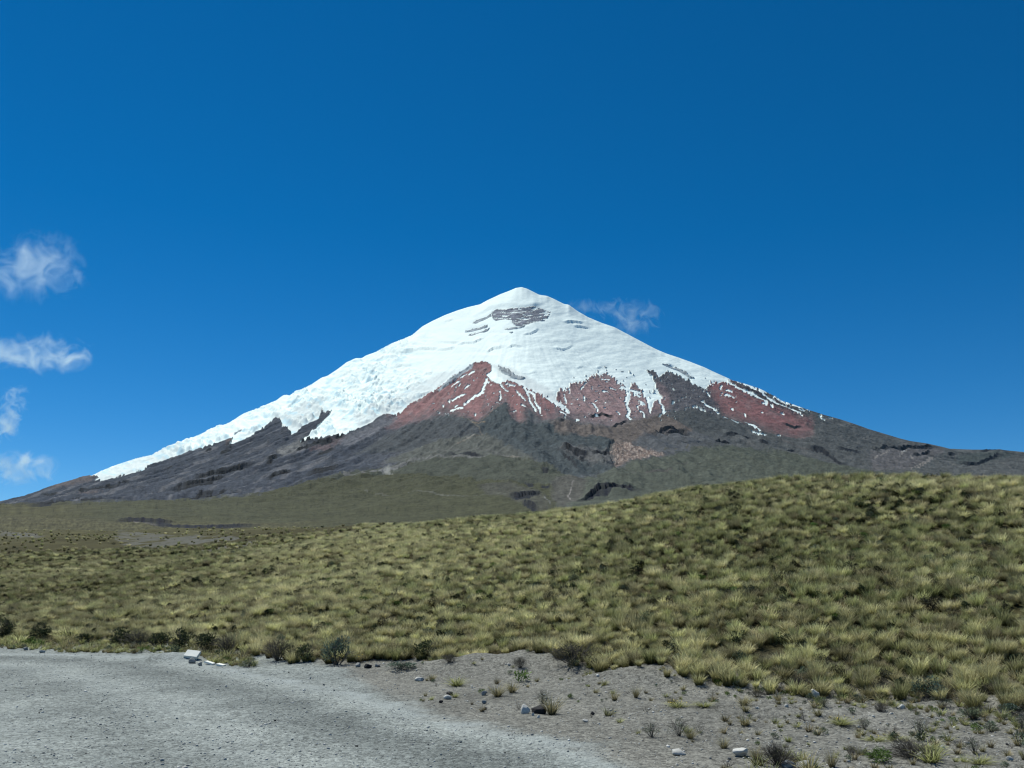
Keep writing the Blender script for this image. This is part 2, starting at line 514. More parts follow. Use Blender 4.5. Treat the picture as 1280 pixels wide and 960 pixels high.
def build_near():
    a = np.r_[np.linspace(-4, -.95, 30)[:-1], np.linspace(-.95, .95, 620), np.linspace(.95, 4, 30)[1:]]
    y = np.r_[np.linspace(1.5, 9, 26)[:-1], np.geomspace(9, 42, 260)[:-1], np.geomspace(42, 600, 260)]
    x, yy, nc, nr = fan_grid(a, y)
    z = ground(x, yy)
    q = quad_index(nc, nr)
    cx, cy = x[q].mean(1), yy[q].mean(1)
    jx, jy = cx + .35 * fbm(cx / .9, cy / .9, 21, 3), cy + .5 * fbm(cx / .9 + 50, cy / .9, 22, 3)
    road = in_poly(jx, jy, ROAD_POLY)
    grass = (grass_side(jx, jy) > .1) & ~road
    verge = ~road & ~grass
    re = np.array(ROAD_EDGE)
    for name, sel, mat in (('gravel_road', road, M['gravel']), ('roadside_verge', verge, M['gravel']), ('hillside_ground', grass, M['soil'])):
        f = q[sel]
        ids, inv = np.unique(f.ravel(), return_inverse=True)
        vx, vy, vz = x[ids], yy[ids], z[ids]
        o = mesh_obj(name, np.c_[vx, vy, vz], inv.reshape(-1, 4), mat)
        tag(o, kind='structure')
        if mat is M['soil']:
            n = fbm(vx / 9, vy / 9, 61, 4)
            far = sstep(85, 190, vy)[:, None]
            uu, vv = project(vx, vy, vz)
            c1 = np.array([.045, .040, .018]) * (1 + .5 * n[:, None])
            c2 = np.array([.072, .068, .034]) * np.clip(1 + .7 * n + .9 * fbm(vx / 2.5, vy / 7, 66, 4) + .6 * fbm(vx / 30, vy / 60, 67, 3), .3, 2.2)[:, None]
            c = c1 * (1 - far) + c2 * far
            n2 = fbm(vx / 14, vy / 30, 63, 4)
            wash = (fbm(vx / 7, vy / 18, 64, 3) > -.12) & in_poly(uu + 30 * n2, vv + 5 * n2, [(150, 662), (200, 668), (290, 670), (330, 678), (260, 690), (190, 690), (150, 680)]) | in_poly(uu + 30 * n2, vv + 5 * n2, [(0, 664), (50, 667), (48, 671), (0, 671)])
            g = np.array([.115, .115, .105]) * (1 + .5 * fbm(vx / 5, vy / 5, 8, 3)[:, None])
            c = np.where(wash[:, None], g, c)
            ed = sstep(2.2, .2, grass_side(vx, vy) + .8 * fbm(vx / .8, vy / .8, 65, 3))[:, None] * (vy < 60)[:, None]
            c = c * (1 - ed) + np.array([.125, .118, .11]) * ed
            set_color(o.data, 'albedo', np.clip(c, .005, 1))
        else:
            d = np.full(len(vx), 99.0)
            for k in range(len(re) - 1):
                p0, p1 = re[k], re[k + 1]
                ab = p1 - p0
                t = np.clip(((vx - p0[0]) * ab[0] + (vy - p0[1]) * ab[1]) / (ab @ ab), 0, 1)
                d = np.minimum(d, np.hypot(vx - p0[0] - t * ab[0], vy - p0[1] - t * ab[1]))
            n = fbm(vx / 1.2, vy / 1.2, 15, 4)
            ins = in_poly(vx, vy, ROAD_POLY)
            sd = np.where(ins, d, -d) + .7 * n + .25 * fbm(vx / .3, vy / .3, 16, 2)
            dust = .6 * np.exp(-(sd / .32) ** 2) + .20 * np.exp(-((sd - 3.6) / .6) ** 2) + .16 * np.exp(-((sd - 6.5) / .7) ** 2)
            dust -= .0
            set_float(o.data, 'dust', np.clip(dust * (.8 + 1.2 * n), 0, .8))
            lane = lane_value(sd)
            set_float(o.data, 'lane', lane * (1 + .8 * n) * ins)
            sh = 2.6 * sstep(-1.5, -6, vx)
            set_float(o.data, 'road', sstep(-.9 - sh, .25 - sh, sd))
build_near()
# the plain behind the camera
_bx = np.array([-220, 220, 220, -220.]); _by = np.array([-220, -220, 1.6, 1.6])
o = mesh_obj('roadside_plain', np.c_[_bx, _by, np.full(4, -.05)], [[0, 1, 2, 3]], M['gravel'])
tag(o, kind='structure'); set_float(o.data, 'dust', np.zeros(4)); set_float(o.data, 'lane', np.zeros(4)); set_float(o.data, 'road', np.ones(4))

# ------------------------------------------------------------------ the volcano
# scarps: (line in photo pixels, height in pixels, pixels over which the raised lip fades uphill)
SCARPS = [
    ([(88, 618), (112, 615.5), (126, 613), (144, 611), (153, 607)], 1.8, 8), ([(50, 623), (62, 622), (72, 621)], 1.2, 5),
    ([(32, 637), (55, 637), (75, 634), (95, 631), (112, 632), (134, 631.5)], 1.6, 8),
    ([(145, 613), (150, 607.5), (162, 606)], 1.5, 6), ([(206, 589), (217, 584.5)], 1.2, 5), ([(256, 567), (265, 564)], 1.0, 5), ([(274, 569), (289, 564)], 1.5, 5),
    ([(211, 617), (222, 614), (235, 611), (250, 608), (265, 605), (277, 601), (286, 597)], 3.2, 10),
    ([(238, 605), (252, 601), (266, 597), (280, 594), (300, 588), (317, 581)], 2.6, 9),
    ([(232, 628), (245, 626), (255, 622), (268, 620), (282, 617)], 1.8, 7), ([(250, 627), (264, 625), (285, 619.5)], 1.2, 4),
    ([(333, 603), (350, 598.5), (366, 594)], 2.0, 6), ([(382, 598.5), (398, 595), (412, 591), (426, 586)], 1.9, 6),
    ([(333, 577), (340, 575), (348, 573)], 1.6, 5), ([(332, 582.5), (341, 579.5)], 1.8, 5), ([(280, 566), (290, 564)], 1.4, 4),
    ([(363, 569), (378, 563), (392, 559), (410, 554.5), (423, 552)], 2.2, 6), ([(380, 564), (395, 558)], 1.2, 4), ([(393, 573), (410, 566), (420, 560)], 1.6, 4),
    ([(372, 558), (386, 553), (400, 548)], 1.6, 5), ([(405, 546), (420, 549), (432, 545)], 1.2, 4),
    ([(143, 652), (152, 650.5), (165, 650), (176, 652), (198, 654.5), (210, 654.5), (220, 653)], 3.4, 9),
    ([(176, 656), (200, 658), (240, 660.5), (285, 659.5), (325, 658)], 1.3, 6), ([(60, 634), (80, 635)], 1, 4),
    ([(636, 627), (648, 627), (660, 625), (668, 623), (677, 620.5)], 3.0, 9), ([(652, 633), (662, 636), (673, 640)], 3.4, 5),
    ([(655, 606), (661, 609), (668, 610)], 1.6, 5), ([(676, 612), (688, 612)], 1.0, 4), ([(677, 588), (681, 591), (686, 592)], 3.0, 5),
    ([(722, 630), (729, 625), (738, 619), (748, 615), (760, 615), (768, 612), (780, 612), (792, 614), (803, 613)], 4.2, 9),
    ([(700, 567), (710, 569), (720, 572), (730, 575), (738, 576)], 2.4, 6), ([(724, 580), (731, 581)], 3, 4), ([(740, 573), (752, 575), (762, 573)], 2.5, 5),
    ([(700, 570), (712, 580), (724, 592)], 1.3, 5),
    ([(816, 546), (825, 544), (838, 541), (850, 542), (862, 546)], 2.6, 7), ([(832, 546), (846, 545), (862, 548)], 1.5, 4),
    ([(893, 556), (902, 553), (914, 556)], 2.4, 6), ([(905, 545), (918, 546), (940, 549)], 1.4, 5), ([(948, 552), (962, 557)], 1.3, 4), ([(983, 563), (994, 563)], 1.2, 4),
    ([(1008, 561), (1028, 566), (1040, 573), (1048, 579), (1060, 582)], 1.4, 6), ([(1046, 562), (1062, 566), (1077, 570)], 1.0, 4),
    ([(978, 529), (993, 535), (1003, 534)], 1.0, 5), ([(735, 521), (742, 522), (752, 519), (768, 522)], 1.4, 5), ([(765, 537), (773, 533), (784, 529)], 1.8, 5),
    ([(1088, 564), (1108, 562), (1128, 563), (1136, 561), (1150, 562), (1160, 561), (1178, 563)], 1.8, 6), ([(1140, 570), (1150, 571), (1165, 567)], 1.6, 4),
    ([(1198, 580), (1210, 583), (1222, 582), (1234, 578), (1246, 572), (1258, 571)], 1.6, 8), ([(1184, 571), (1195, 570)], 1.2, 4), ([(1225, 566), (1240, 565), (1262, 566)], 1.0, 4),
    ([(560, 571), (590, 573), (606, 573.5)], .6, 4), ([(700, 528), (706, 529)], 1.4, 4),
]
ICE_STEPS = [
    ([(590, 398), (600, 392), (610, 388), (620, 385), (632, 383), (645, 384.5), (656, 385.5), (668, 384.5), (677, 381), (685, 377)], 2.6, 14),
    ([(495, 447), (505, 443), (520, 440), (535, 438), (552, 438)], 1.7, 6), ([(470, 453), (479, 450)], 1.2, 4), ([(448, 461), (457, 459)], 1.0, 4), ([(424, 475), (440, 471)], 1.2, 4),
    ([(424, 482), (434, 480)], 1.2, 4), ([(478, 461), (492, 459)], 1.1, 4), ([(495, 462), (503, 459), (515, 460)], 1.3, 4), ([(530, 470), (541, 469)], 1.4, 4), ([(506, 475), (516, 478), (526, 477)], 1.5, 4),
    ([(506, 482), (526, 482)], 1.3, 4), ([(545, 430), (566, 430), (575, 429)], 1.1, 4), ([(571, 433), (580, 431), (592, 430), (606, 424)], 1.2, 5), ([(546, 440), (568, 437)], 1.4, 5), ([(609, 441), (617, 437), (628, 437)], 1.6, 5),
    ([(634, 436), (642, 434), (654, 434)], 1.1, 4), ([(704, 404), (730, 405)], 1.3, 5), ([(717, 409), (736, 411)], 1.2, 5), ([(692, 437), (703, 439), (716, 434)], .9, 4), ([(653, 420), (664, 418), (674, 413)], 1.0, 4),
    ([(357, 512), (366, 507), (377, 501)], 1.4, 4), ([(378, 496), (390, 494), (403, 496)], 1.2, 5), ([(420, 498), (432, 500), (445, 498), (455, 501)], 1.4, 4), ([(410, 506), (425, 503), (440, 505), (452, 502)], 1.3, 4),
    ([(430, 491), (445, 488), (458, 491)], 1.2, 4), ([(460, 486), (470, 481), (482, 484), (492, 480)], 1.4, 4), ([(485, 498), (495, 492), (508, 490), (515, 486)], 1.5, 4), ([(440, 470), (455, 466), (464, 467)], 1.1, 4),
    ([(440, 518), (455, 511), (470, 510), (482, 514)], 1.2, 5), ([(400, 530), (420, 521), (440, 517)], 1.0, 5), ([(425, 530), (440, 524), (455, 524)], .9, 4), ([(556, 403), (566, 401)], 1, 4), ([(600, 468), (610, 462)], .8, 3),
    ([(618, 460), (632, 467), (645, 473), (656, 477)], 1.4, 4), ([(543, 492), (552, 487), (563, 480), (573, 473)], 1.6, 4), ([(520, 500), (532, 494), (540, 490)], 1.2, 4),
    ([(235, 557), (250, 551), (265, 545)], .8, 4), ([(170, 583), (190, 577), (210, 570)], .7, 4), ([(300, 528), (318, 522), (330, 521)], .9, 4), ([(320, 518), (335, 512), (350, 512)], .9, 4),
    ([(645, 469), (660, 470), (672, 468)], .5, 4), ([(745, 462), (752, 461)], .7, 3), ([(720, 462), (730, 461)], .7, 3), ([(827, 457), (840, 458), (852, 465), (866, 473)], .9, 4),
]
SNOW_POLY = [(116, 560), (200, 500), (400, 420), (520, 370), (640, 300), (700, 320), (800, 390), (900, 440), (1000, 495), (985, 505), (976, 501.5), (962, 496), (948, 489.5), (930, 482), (918, 477.2), (905, 477), (897, 481), (893, 477.5),
    (893, 480), (886, 483), (880, 489), (874, 485), (866, 481), (858, 476), (848, 471), (840, 467), (832, 467), (825, 470), (815, 465), (808, 465), (812, 470), (817, 475), (821, 480), (820, 486), (824, 494), (828, 498),
    (825, 504), (818, 505), (815, 511), (813, 518.5), (811, 511), (808, 503), (804, 496), (800, 490), (795, 485), (790, 482), (787, 488), (778, 485), (772, 480), (766, 474), (762, 471.5), (756, 469.5), (746, 470), (739, 473), (735, 478), (724, 479), (717, 480), (712, 488), (708, 487),
    (701, 488), (697, 494), (696, 502), (706, 510), (712, 517), (704, 516), (694, 508), (684, 500), (670, 492), (660, 488), (652, 485), (642, 479), (635, 477), (628, 480), (622, 482), (615, 478), (608, 470), (614, 466), (613, 458), (605, 453.5), (595, 455), (587, 459), (580, 464), (570, 471), (560, 478), (553, 483), (545, 489),
    (535, 495), (522, 502), (512, 508), (505, 514), (500, 518), (490, 523), (483, 522), (473, 525), (465, 530), (458, 534), (446, 538), (440, 540), (428, 546), (420, 548.5), (410, 550.5), (403, 549), (395, 551), (385, 553), (374, 558), (378, 551), (385, 546), (393, 540),
    (402, 530), (410, 522), (414, 516), (407, 518), (402, 517), (398, 525), (390, 530), (384, 534), (377, 537), (370, 543), (364, 545), (362, 541), (358, 537), (352, 537), (351, 530), (348, 526.5), (342, 527), (336, 531), (330, 537), (310, 549), (292, 557), (285, 561.5), (289, 555),
    (291, 549), (283, 551.5), (270, 556.5), (250, 563.5), (232, 568.5), (215, 573.5), (205, 577), (200, 579), (190, 583), (180, 588.5), (165, 593.5), (152, 596), (140, 600), (132, 603.5), (116, 604.5), (122, 599), (112, 598)]
ROCK_IN_SNOW = [
    [(614, 391), (622, 387), (632, 388), (640, 386), (655, 386), (670, 385), (680, 388), (688, 391), (685, 397), (680, 402), (668, 404), (655, 408), (645, 408), (640, 404), (640, 400), (628, 400), (620, 402), (615, 398)],
    [(590, 405), (597, 400), (608, 396), (614, 392), (613, 397), (602, 402), (594, 406)], [(581, 416), (590, 412), (600, 410), (610, 407), (609, 410), (598, 413), (588, 416)], [(585, 420), (595, 417), (604, 414), (612, 411), (610, 415), (598, 418), (588, 421)],
    [(631, 412), (642, 410), (655, 408), (656, 410), (645, 412), (636, 413.5)], [(636, 417), (641, 416), (640, 418)], [(292, 544), (297, 541), (303, 538.5), (299, 543), (293, 546)],
    [(546, 489), (556, 481), (566, 474), (578, 465), (588, 458), (592, 456), (590, 462), (578, 469), (562, 481), (550, 489)],
    [(622, 460), (634, 467), (646, 473), (658, 476), (652, 477), (640, 474), (628, 467)], [(826, 456.5), (834, 457), (844, 460), (858, 468), (869, 476), (862, 474), (848, 465), (836, 460)],
]
STREAKS = [  # snow lying in gullies: (line, half width px)
    ([(903, 474), (912, 480), (925, 487), (940, 494), (955, 502), (966, 510)], 1.3), ([(928, 480), (940, 486), (952, 492), (958, 498), (970, 505), (985, 511), (1000, 518)], 1.5), ([(953, 505), (960, 507)], 1.0),
    ([(980, 503), (988, 506.5)], .8), ([(990, 506), (998, 509), (1006, 513)], 1.0), ([(996, 512), (1004, 514)], .8), ([(1008, 512), (1011, 513)], .8), ([(1024, 518.5), (1027, 521.5)], 1.5), ([(1024, 523), (1031, 526)], .8), ([(1035, 522), (1040, 523)], .5),
    ([(905, 524), (918, 530), (926, 532)], .9), ([(929, 530), (942, 535), (950, 539)], 1.1), ([(936, 532), (946, 535)], .9), ([(940, 541), (958, 546)], .6), ([(973, 547), (975, 547.5)], .9),
    ([(867, 511), (872, 513), (881, 517)], 1.6), ([(881, 507), (890, 512), (895, 516)], 1.3), ([(897, 519), (898, 519)], 1.5), ([(876, 504), (879, 505)], 1.0), ([(841, 506), (843, 505)], 1.2), ([(840, 487), (842, 490)], 1.0),
    ([(787, 495), (785, 503), (783, 509), (787, 516), (784, 522), (788, 526)], 1.6), ([(786, 493), (784, 503)], 2.4), ([(800, 504), (806, 508)], 1.6), ([(800, 515), (805, 519), (805, 524)], 1.2), ([(825, 505), (829, 512), (829, 517)], 1.3), ([(833, 517), (827, 520), (824, 525)], 1.1), ([(797, 510), (797, 514)], .9),
    ([(741, 506), (746, 512), (747, 515)], 1.1), ([(730, 497), (730, 502)], .9), ([(733, 480), (726, 487)], .8), ([(754, 491), (759, 491)], 1.0), ([(763, 487), (769, 489)], .8), ([(745, 521), (747, 521)], 1.0), ([(721, 525.5), (723, 525.5)], 1.0), ([(772, 517), (774, 520)], .9), ([(745, 503), (746, 503)], .9), ([(756, 512), (757, 512)], 1.0),
    ([(712, 488), (712, 493)], .9), ([(705, 494), (708, 505)], .8), ([(753, 476), (761, 476)], .8), ([(776, 486), (790, 490), (800, 494)], 1.5), ([(793, 496), (801, 497)], 1.0),
    ([(625, 481), (629, 487), (634, 491)], 1.0), ([(632, 481), (643, 484)], 1.3), ([(645, 490), (652, 498), (656, 502)], .9), ([(655, 487), (661, 496), (661, 501), (668, 511), (669, 515)], 1.2), ([(660, 490), (668, 495), (669, 506), (675, 512), (675, 517)], 1.0),
    ([(609, 475), (604, 489), (598, 495), (588, 501), (580, 507)], 1.3), ([(604, 482), (611, 479)], .9), ([(604, 492), (599, 496), (592, 497)], 1.3), ([(577, 497), (580, 495), (565, 502)], 1.1), ([(581, 487), (587, 483)], .9), ([(563, 516), (570, 513), (578, 511)], 1.0), ([(569, 510), (572, 508)], .9), ([(561, 503), (562, 503)], 1.2), ([(548, 518), (549, 518)], 1.2), ([(586, 470), (592, 466)], 1.1), ([(576, 473), (583, 469)], .9),
    ([(565, 484), (574, 478)], .8), ([(573, 484), (576, 482)], .7), ([(625, 491), (626, 500), (624, 502)], .9), ([(645, 515), (642, 517)], .8), ([(652, 508), (656, 510)], 1.1), ([(594, 520), (594, 520.5)], 1.1), ([(554, 509), (554, 510)], 1.0), ([(547, 516), (547, 516.5)], .7),
    ([(697, 506), (706, 512), (711, 518)], .9), ([(700, 516), (707, 520), (706, 525)], .8), ([(680, 497), (690, 505)], .8), ([(902, 484), (900, 488)], 1.2), ([(908, 489), (914, 491)], 1.1), ([(907, 495), (911, 496)], 1.2), ([(914, 497), (917, 499)], 1.0), ([(884, 493), (887, 497)], 1.0), ([(915, 512), (916, 514)], 1.0), ([(930, 518), (932, 521)], 1.1), ([(952, 516.5), (953, 517)], .8), ([(978, 518), (979, 519)], 1.1), ([(991, 518), (994, 519)], .7), ([(1000, 519), (1003, 521)], .8),
    ([(193, 582), (198, 578), (203, 577)], .8), ([(200, 580), (207, 576)], .7),
]
RED = [
    [(613, 456), (605, 453), (595, 455), (580, 464), (560, 478), (535, 495), (512, 508), (500, 518), (488, 526), (478, 540), (495, 537), (515, 531), (535, 527), (545, 521), (560, 519), (575, 522), (590, 529), (597, 533), (604, 526), (613, 518), (626, 508), (636, 506), (637, 517), (640, 527), (648, 533), (658, 535), (655, 527), (650, 520), (651, 512),
     (662, 513), (670, 521), (680, 528), (695, 527), (703, 521), (712, 518), (700, 505), (680, 492), (650, 478), (625, 470)],
    [(697, 490), (712, 484), (735, 474), (756, 466), (775, 478), (800, 490), (812, 500), (828, 500), (838, 508), (834, 518), (815, 522), (800, 526), (784, 530), (768, 536), (750, 534), (735, 530), (716, 525), (704, 522), (700, 510)],
    [(885, 480), (896, 474), (908, 479), (925, 488), (945, 499), (962, 511), (985, 521), (998, 530), (1016, 536), (1018, 546), (1002, 551), (980, 548), (958, 542), (938, 534), (918, 528), (902, 522), (900, 512), (890, 500), (882, 490)],
]

def build_mountain():
    a = np.r_[np.linspace(-1.5, -.61, 40)[:-1], np.linspace(-.61, .61, 1210), np.linspace(.61, 1.5, 40)[1:]]
    vrow = np.linspace(655 + 4, 359.2, 440)
    k = np.linspace(300, 5800, 4000)
    ykn = np.interp(vrow[::-1], np.interp(k, _k, _v)[::-1], k[::-1])[::-1]
    y = np.r_[597.0, ykn[ykn > 600], np.linspace(5815, 7500, 26)]
    x, yy, nc, nr = fan_grid(a, y)
    z = mount_z(x, yy)
    w = sstep(430, 700, yy)
    z = z * w + near_z(x, np.minimum(yy, 759)) * (1 - w)
    u, v = project(x, yy, z)
    mpp = yy / (FPX * CP)                                   # metres per photo pixel there
    n_lo = fbm(u / 26, v / 12, 3, 4); n_hi = fbm(u / 5, v / 3.2, 4, 4)
    # ragged edges for the colour borders
    uj = u + 3.0 * n_lo + 2.2 * n_hi; vj = v + 1.6 * fbm(u / 11, v / 6, 14, 3) + 1.1 * fbm(u / 3.2, v / 2.2, 15, 3)
    us = u + 1.1 * n_hi; vs = v + .7 * fbm(u / 2.5, v / 2, 18, 3)
    drip = sstep(600, 720, u) * sstep(455, 470, v)
    snow = in_poly(u + 1.5 * n_lo + 1.4 * n_hi, v + 1.2 * n_hi + .8 * fbm(u / 3, v / 2, 15, 2) + drip * (9 * fbm(u / 8 + v / 30, v / 22, 19, 4, .7) + 2.5 * fbm(u / 2.8, v / 2.8, 20, 2)), SNOW_POLY)
    for p in ROCK_IN_SNOW:
        snow &= ~in_poly(us, vs, p)
    speck_zone = in_poly(u, v, [(697, 480), (760, 460), (800, 478), (840, 462), (900, 480), (925, 495), (915, 520), (835, 528), (760, 530), (700, 525)]) | in_poly(u, v, [(520, 505), (600, 460), (690, 500), (690, 520), (560, 520)])
    sp = fbm(u / 4.5, v / 2.6, 90, 3) + .25 * fbm(u / 30, v / 16, 91, 2)
    snow |= speck_zone & (sp > .44)
    near_edge = in_poly(u, v, [(690, 495), (715, 470), (760, 455), (800, 470), (860, 465), (900, 478), (890, 500), (800, 500), (740, 490)])
    snow &= ~(near_edge & (fbm(u / 5, v / 3, 93, 3) > .42))
    for pts, hw in STREAKS:
        d = line_dist(us, vs, pts, 6)
        snow |= d < hw * (1.0 + .8 * n_hi + .9 * fbm(u / 3.5, v / 2.5, 21, 2)) + .05
    glacier = sstep(560, 470, u) * snow
    # relief -------------------------------------------------------------
    def blur(m_, n_):
        g_ = m_.reshape(nr, nc).astype(np.float32)
        for ax in (0, 1):
            c_ = np.cumsum(np.pad(g_, [(n_ + 1, n_) if k_ == ax else (0, 0) for k_ in (0, 1)], mode='edge'), axis=ax)
            g_ = (np.take(c_, range(2 * n_ + 1, c_.shape[ax]), ax) - np.take(c_, range(0, c_.shape[ax] - 2 * n_ - 1), ax)) / (2 * n_ + 1)
        return g_.ravel()
    inner = sstep(.7, 1.0, blur(snow, 9))
    scree = sum(in_poly(u, v, p_).astype(float) for p_ in RED)
    rocky = 1 - .7 * np.clip(blur(scree, 4), 0, 1)
    dz = np.zeros_like(z)
    r = np.hypot(x - 55, yy - DSUM); th = np.arctan2(x - 55, DSUM - yy + 1e-3)
    mid = sstep(400, 1400, r) * (1 - sstep(3600, 4700, r))
    gul = ridged(th * 22 + .5 * fbm(r / 500, th * 5, 2, 2), r / 1500, 51, 4)
    dz += np.where(snow, 4.0, 5.0 + 15.0 * rocky) * gul * mid
    dz += np.where(snow, 1.5, 14.0 * rocky) * fbm(x / 130, yy / 190, 52, 5, .6) * sstep(900, 1800, yy)
    dz += np.where(snow, 0.0, 4.0 * rocky) * ridged(x / 60, yy / 90, 53, 3) * sstep(1300, 2500, yy)
    lava = in_poly(u, v, [(540, 528), (626, 508), (640, 528), (720, 540), (775, 555), (770, 592), (700, 592), (610, 556), (500, 556)])
    dz += lava * 6 * ridged(x / 45, yy / 70, 54, 3)
    ser = ridged(u / 9 + v / 30, v / 4.2, 55, 3)
    ser2 = fbm(u / 5, v / 2.6, 56, 3)
    rough_ice = glacier * (.35 + .65 * sstep(-.25, .25, fbm(u / 40, v / 26, 57, 2)))
    dz += rough_ice * inner * (22 * ser + 9 * ser2 + 26 * ridged(u / 22 - v / 40, v / 9, 59, 2))
    dz += snow * (1 - glacier) * 8.0 * fbm(u / 26, v / 10, 58, 4)
    dz += blur(snow, 2) * 7.0                                         # snow and ice lie thick on the rock
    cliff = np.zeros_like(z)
    for lst, is_ice in ((SCARPS, False), (ICE_STEPS, True)):
        for pts, hp, dec in lst:
            hp = hp * (1.35 if is_ice else 1.0)
            p = np.array(pts, float)
            m = (u > p[0, 0] - 2) & (u < p[-1, 0] + 2) & (v > p[:, 1].min() - 6 * dec) & (v < p[:, 1].max() + 12)
            if not m.any():
                continue
            uu, vv = u[m], v[m]
            lv = np.interp(uu, p[:, 0], p[:, 1]) + (.7 * fbm(uu / 12, vv * 0, 60, 2) if is_ice else 1.1 * fbm(uu / 5, vv * 0, 60, 3))
            L = p[-1, 0] - p[0, 0]
            tp = np.clip(np.minimum(uu - p[0, 0], p[-1, 0] - uu) / (.22 * L) + .12, 0, 1) * (1 + .5 * fbm(uu / (20 if is_ice else 7), vv * 0 + 3, 62, 2))
            d = lv - vv
            # a lip that fades uphill and a trench at the foot
            dz[m] += hp * tp * mpp[m] * (np.exp(-np.maximum(d, 0) / dec) / (1 + np.exp(-np.clip(d / (.9 if hp > 3 else .3), -30, 30))) if is_ice and hp > 3 else (np.where(d > 0, np.exp(-d / dec), 0) - np.where(d <= 0, .55 * np.exp(np.minimum(d, 0) / 3.5), 0)))
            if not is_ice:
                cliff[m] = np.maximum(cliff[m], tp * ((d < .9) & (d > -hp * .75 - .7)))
    for poly, hp in (([(690, 552), (745, 556), (763, 553), (768, 557), (760, 566), (761, 576), (767, 588), (755, 588), (735, 579), (705, 568)], 2.6),
                     ([(330, 548), (342, 526), (350, 526), (356, 538), (364, 546), (355, 556), (335, 560)], 1.6), ([(800, 545), (830, 539), (866, 545), (885, 556), (850, 558), (810, 552)], 1.2)):
        dz += in_poly(us, vs, poly) * hp * mpp
    fade = sstep(640, 800, yy)
    z2 = z + dz * fade
    z2 += (1 - fade) * 0 + fade * sstep(640, 900, yy) * (1 - sstep(1800, 2600, yy)) * (3.0 * fbm(x / 120, yy / 160, 70, 4) + 2.5 * ridged(x / 90, yy / 220, 71, 3) + 16 * fbm(x / 420, yy / 500, 72, 2))
    z2 += (.16 * fbm(x / 2.2, yy / 2.2, 5, 3) + .5 * fbm(x / 14, yy / 14, 9, 3) + 1.6 * fbm(x / 60, yy / 60, 3, 3)) * (1 - fade)
    # bring the outline back onto the skyline
    Z = z2.reshape(nr, nc); Y = yy.reshape(nr, nc); X = x.reshape(nr, nc)
    for it in range(3):
        U2, V2 = project(X, Y, Z)
        kmin = V2.argmin(0)
        su = U2[kmin, np.arange(nc)]; sv = V2.min(0)
        tgt = np.interp(su, SKY[:, 0], SKY[:, 1])
        dlt = (sv - tgt)
        dlt = np.convolve(np.pad(dlt, 1, mode='edge'), np.ones(3) / 3, 'valid')
        Z = Z + dlt[None, :] * (Y / (FPX * CP)) * sstep(5480, 5795, Y)
    z2 = Z.ravel()
    # colours of the ground, with shade painted into the scarp faces ----------------------------------------
    N = len(z2)
    def C(r_, g_, b_): return np.array([r_, g_, b_])
    t1 = fbm(u / 30 + v / 30, (v + .42 * u) / 4.5, 30, 4)          # streaks running down the left flank
    t2 = fbm((v * .9 + u) / 40, (v - .42 * u) / 5.0, 31, 4)
    mott = fbm(u / 14, v / 6, 32, 4)
    col = np.tile(C(.085, .089, .094), (N, 1)) * (1 + .35 * mott[:, None])
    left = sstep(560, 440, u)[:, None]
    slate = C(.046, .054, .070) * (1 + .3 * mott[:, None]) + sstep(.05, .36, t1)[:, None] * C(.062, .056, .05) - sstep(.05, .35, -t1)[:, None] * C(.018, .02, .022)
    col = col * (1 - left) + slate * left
    right = sstep(840, 960, u)[:, None]
    rg = C(.078, .082, .08) * (1 + .3 * mott[:, None]) + sstep(.1, .5, t2)[:, None] * C(.035, .03, .026)
    col = col * (1 - right) + rg * right
    jit = [(u + 13 * fbm(u / (11 + 6 * k), v / (7 + 4 * k), 140 + k, 4, .75) + 5 * fbm(u / 2.6, v / 1.8, 150 + k, 2), v + 7 * fbm(u / (8 + 5 * k), v / (5 + 3 * k), 160 + k, 4, .75) + 3 * fbm(u / 2.4, v / 1.6, 170 + k, 2)) for k in range(4)]
    jw = (.34, .26, .22, .18)
    def soft(poly):
        return sum(w_ * in_poly(p_[0], p_[1], poly) for w_, p_ in zip(jw, jit))
    def paint(poly, c, var=.25, seed=40, amount=1.0):
        nonlocal col
        m = soft(poly) * amount
        n = fbm(u / 8, v / 4, seed, 3)
        col = col * (1 - m[:, None]) + (np.array(c) * (1 + var * n[:, None])) * m[:, None]
        return m > .4
    paint([(540, 528), (560, 519), (596, 533), (612, 520), (626, 507), (637, 505), (640, 528), (680, 533), (720, 543), (775, 556), (768, 592), (712, 600), (690, 590), (660, 575), (620, 556), (602, 546), (570, 536)], C(.050, .061, .064), .45)
    paint([(470, 552), (500, 538), (540, 526), (570, 524), (598, 536), (606, 548), (560, 556), (500, 566), (440, 572)], C(.060, .066, .070), .4)
    paint([(480, 580), (520, 562), (570, 552), (604, 546), (630, 560), (670, 580), (640, 590), (520, 584)], C(.088, .092, .080), .25)
    paint([(765, 592), (800, 580), (835, 574), (870, 562), (920, 560), (960, 564), (1020, 575), (1080, 590), (1140, 600), (1140, 640), (690, 640), (700, 612), (730, 600)], C(.070, .078, .060), .25)
    paint([(0, 637), (60, 637), (150, 634), (240, 630), (300, 625.5), (345, 617), (400, 604), (450, 594), (520, 581), (600, 574), (650, 577), (690, 588), (712, 606), (706, 622), (690, 645), (690, 720), (-200, 720), (-200, 650)], C(.056, .058, .030), .35)
    ap = in_poly(uj, vj, [(400, 606), (450, 594), (520, 581), (600, 574), (650, 577), (700, 592), (712, 612), (640, 606), (560, 596), (480, 598)])
    col = np.where(ap[:, None], C(.060, .066, .048) * (1 + .3 * mott[:, None]), col)
    lb = (sstep(150, 60, u) * sstep(634, 640, v) * .8)[:, None]
    col = col * (1 - lb) + C(.07, .066, .03) * (1 + .7 * fbm(u / 9, v / 2.5, 33, 4)[:, None]) * lb
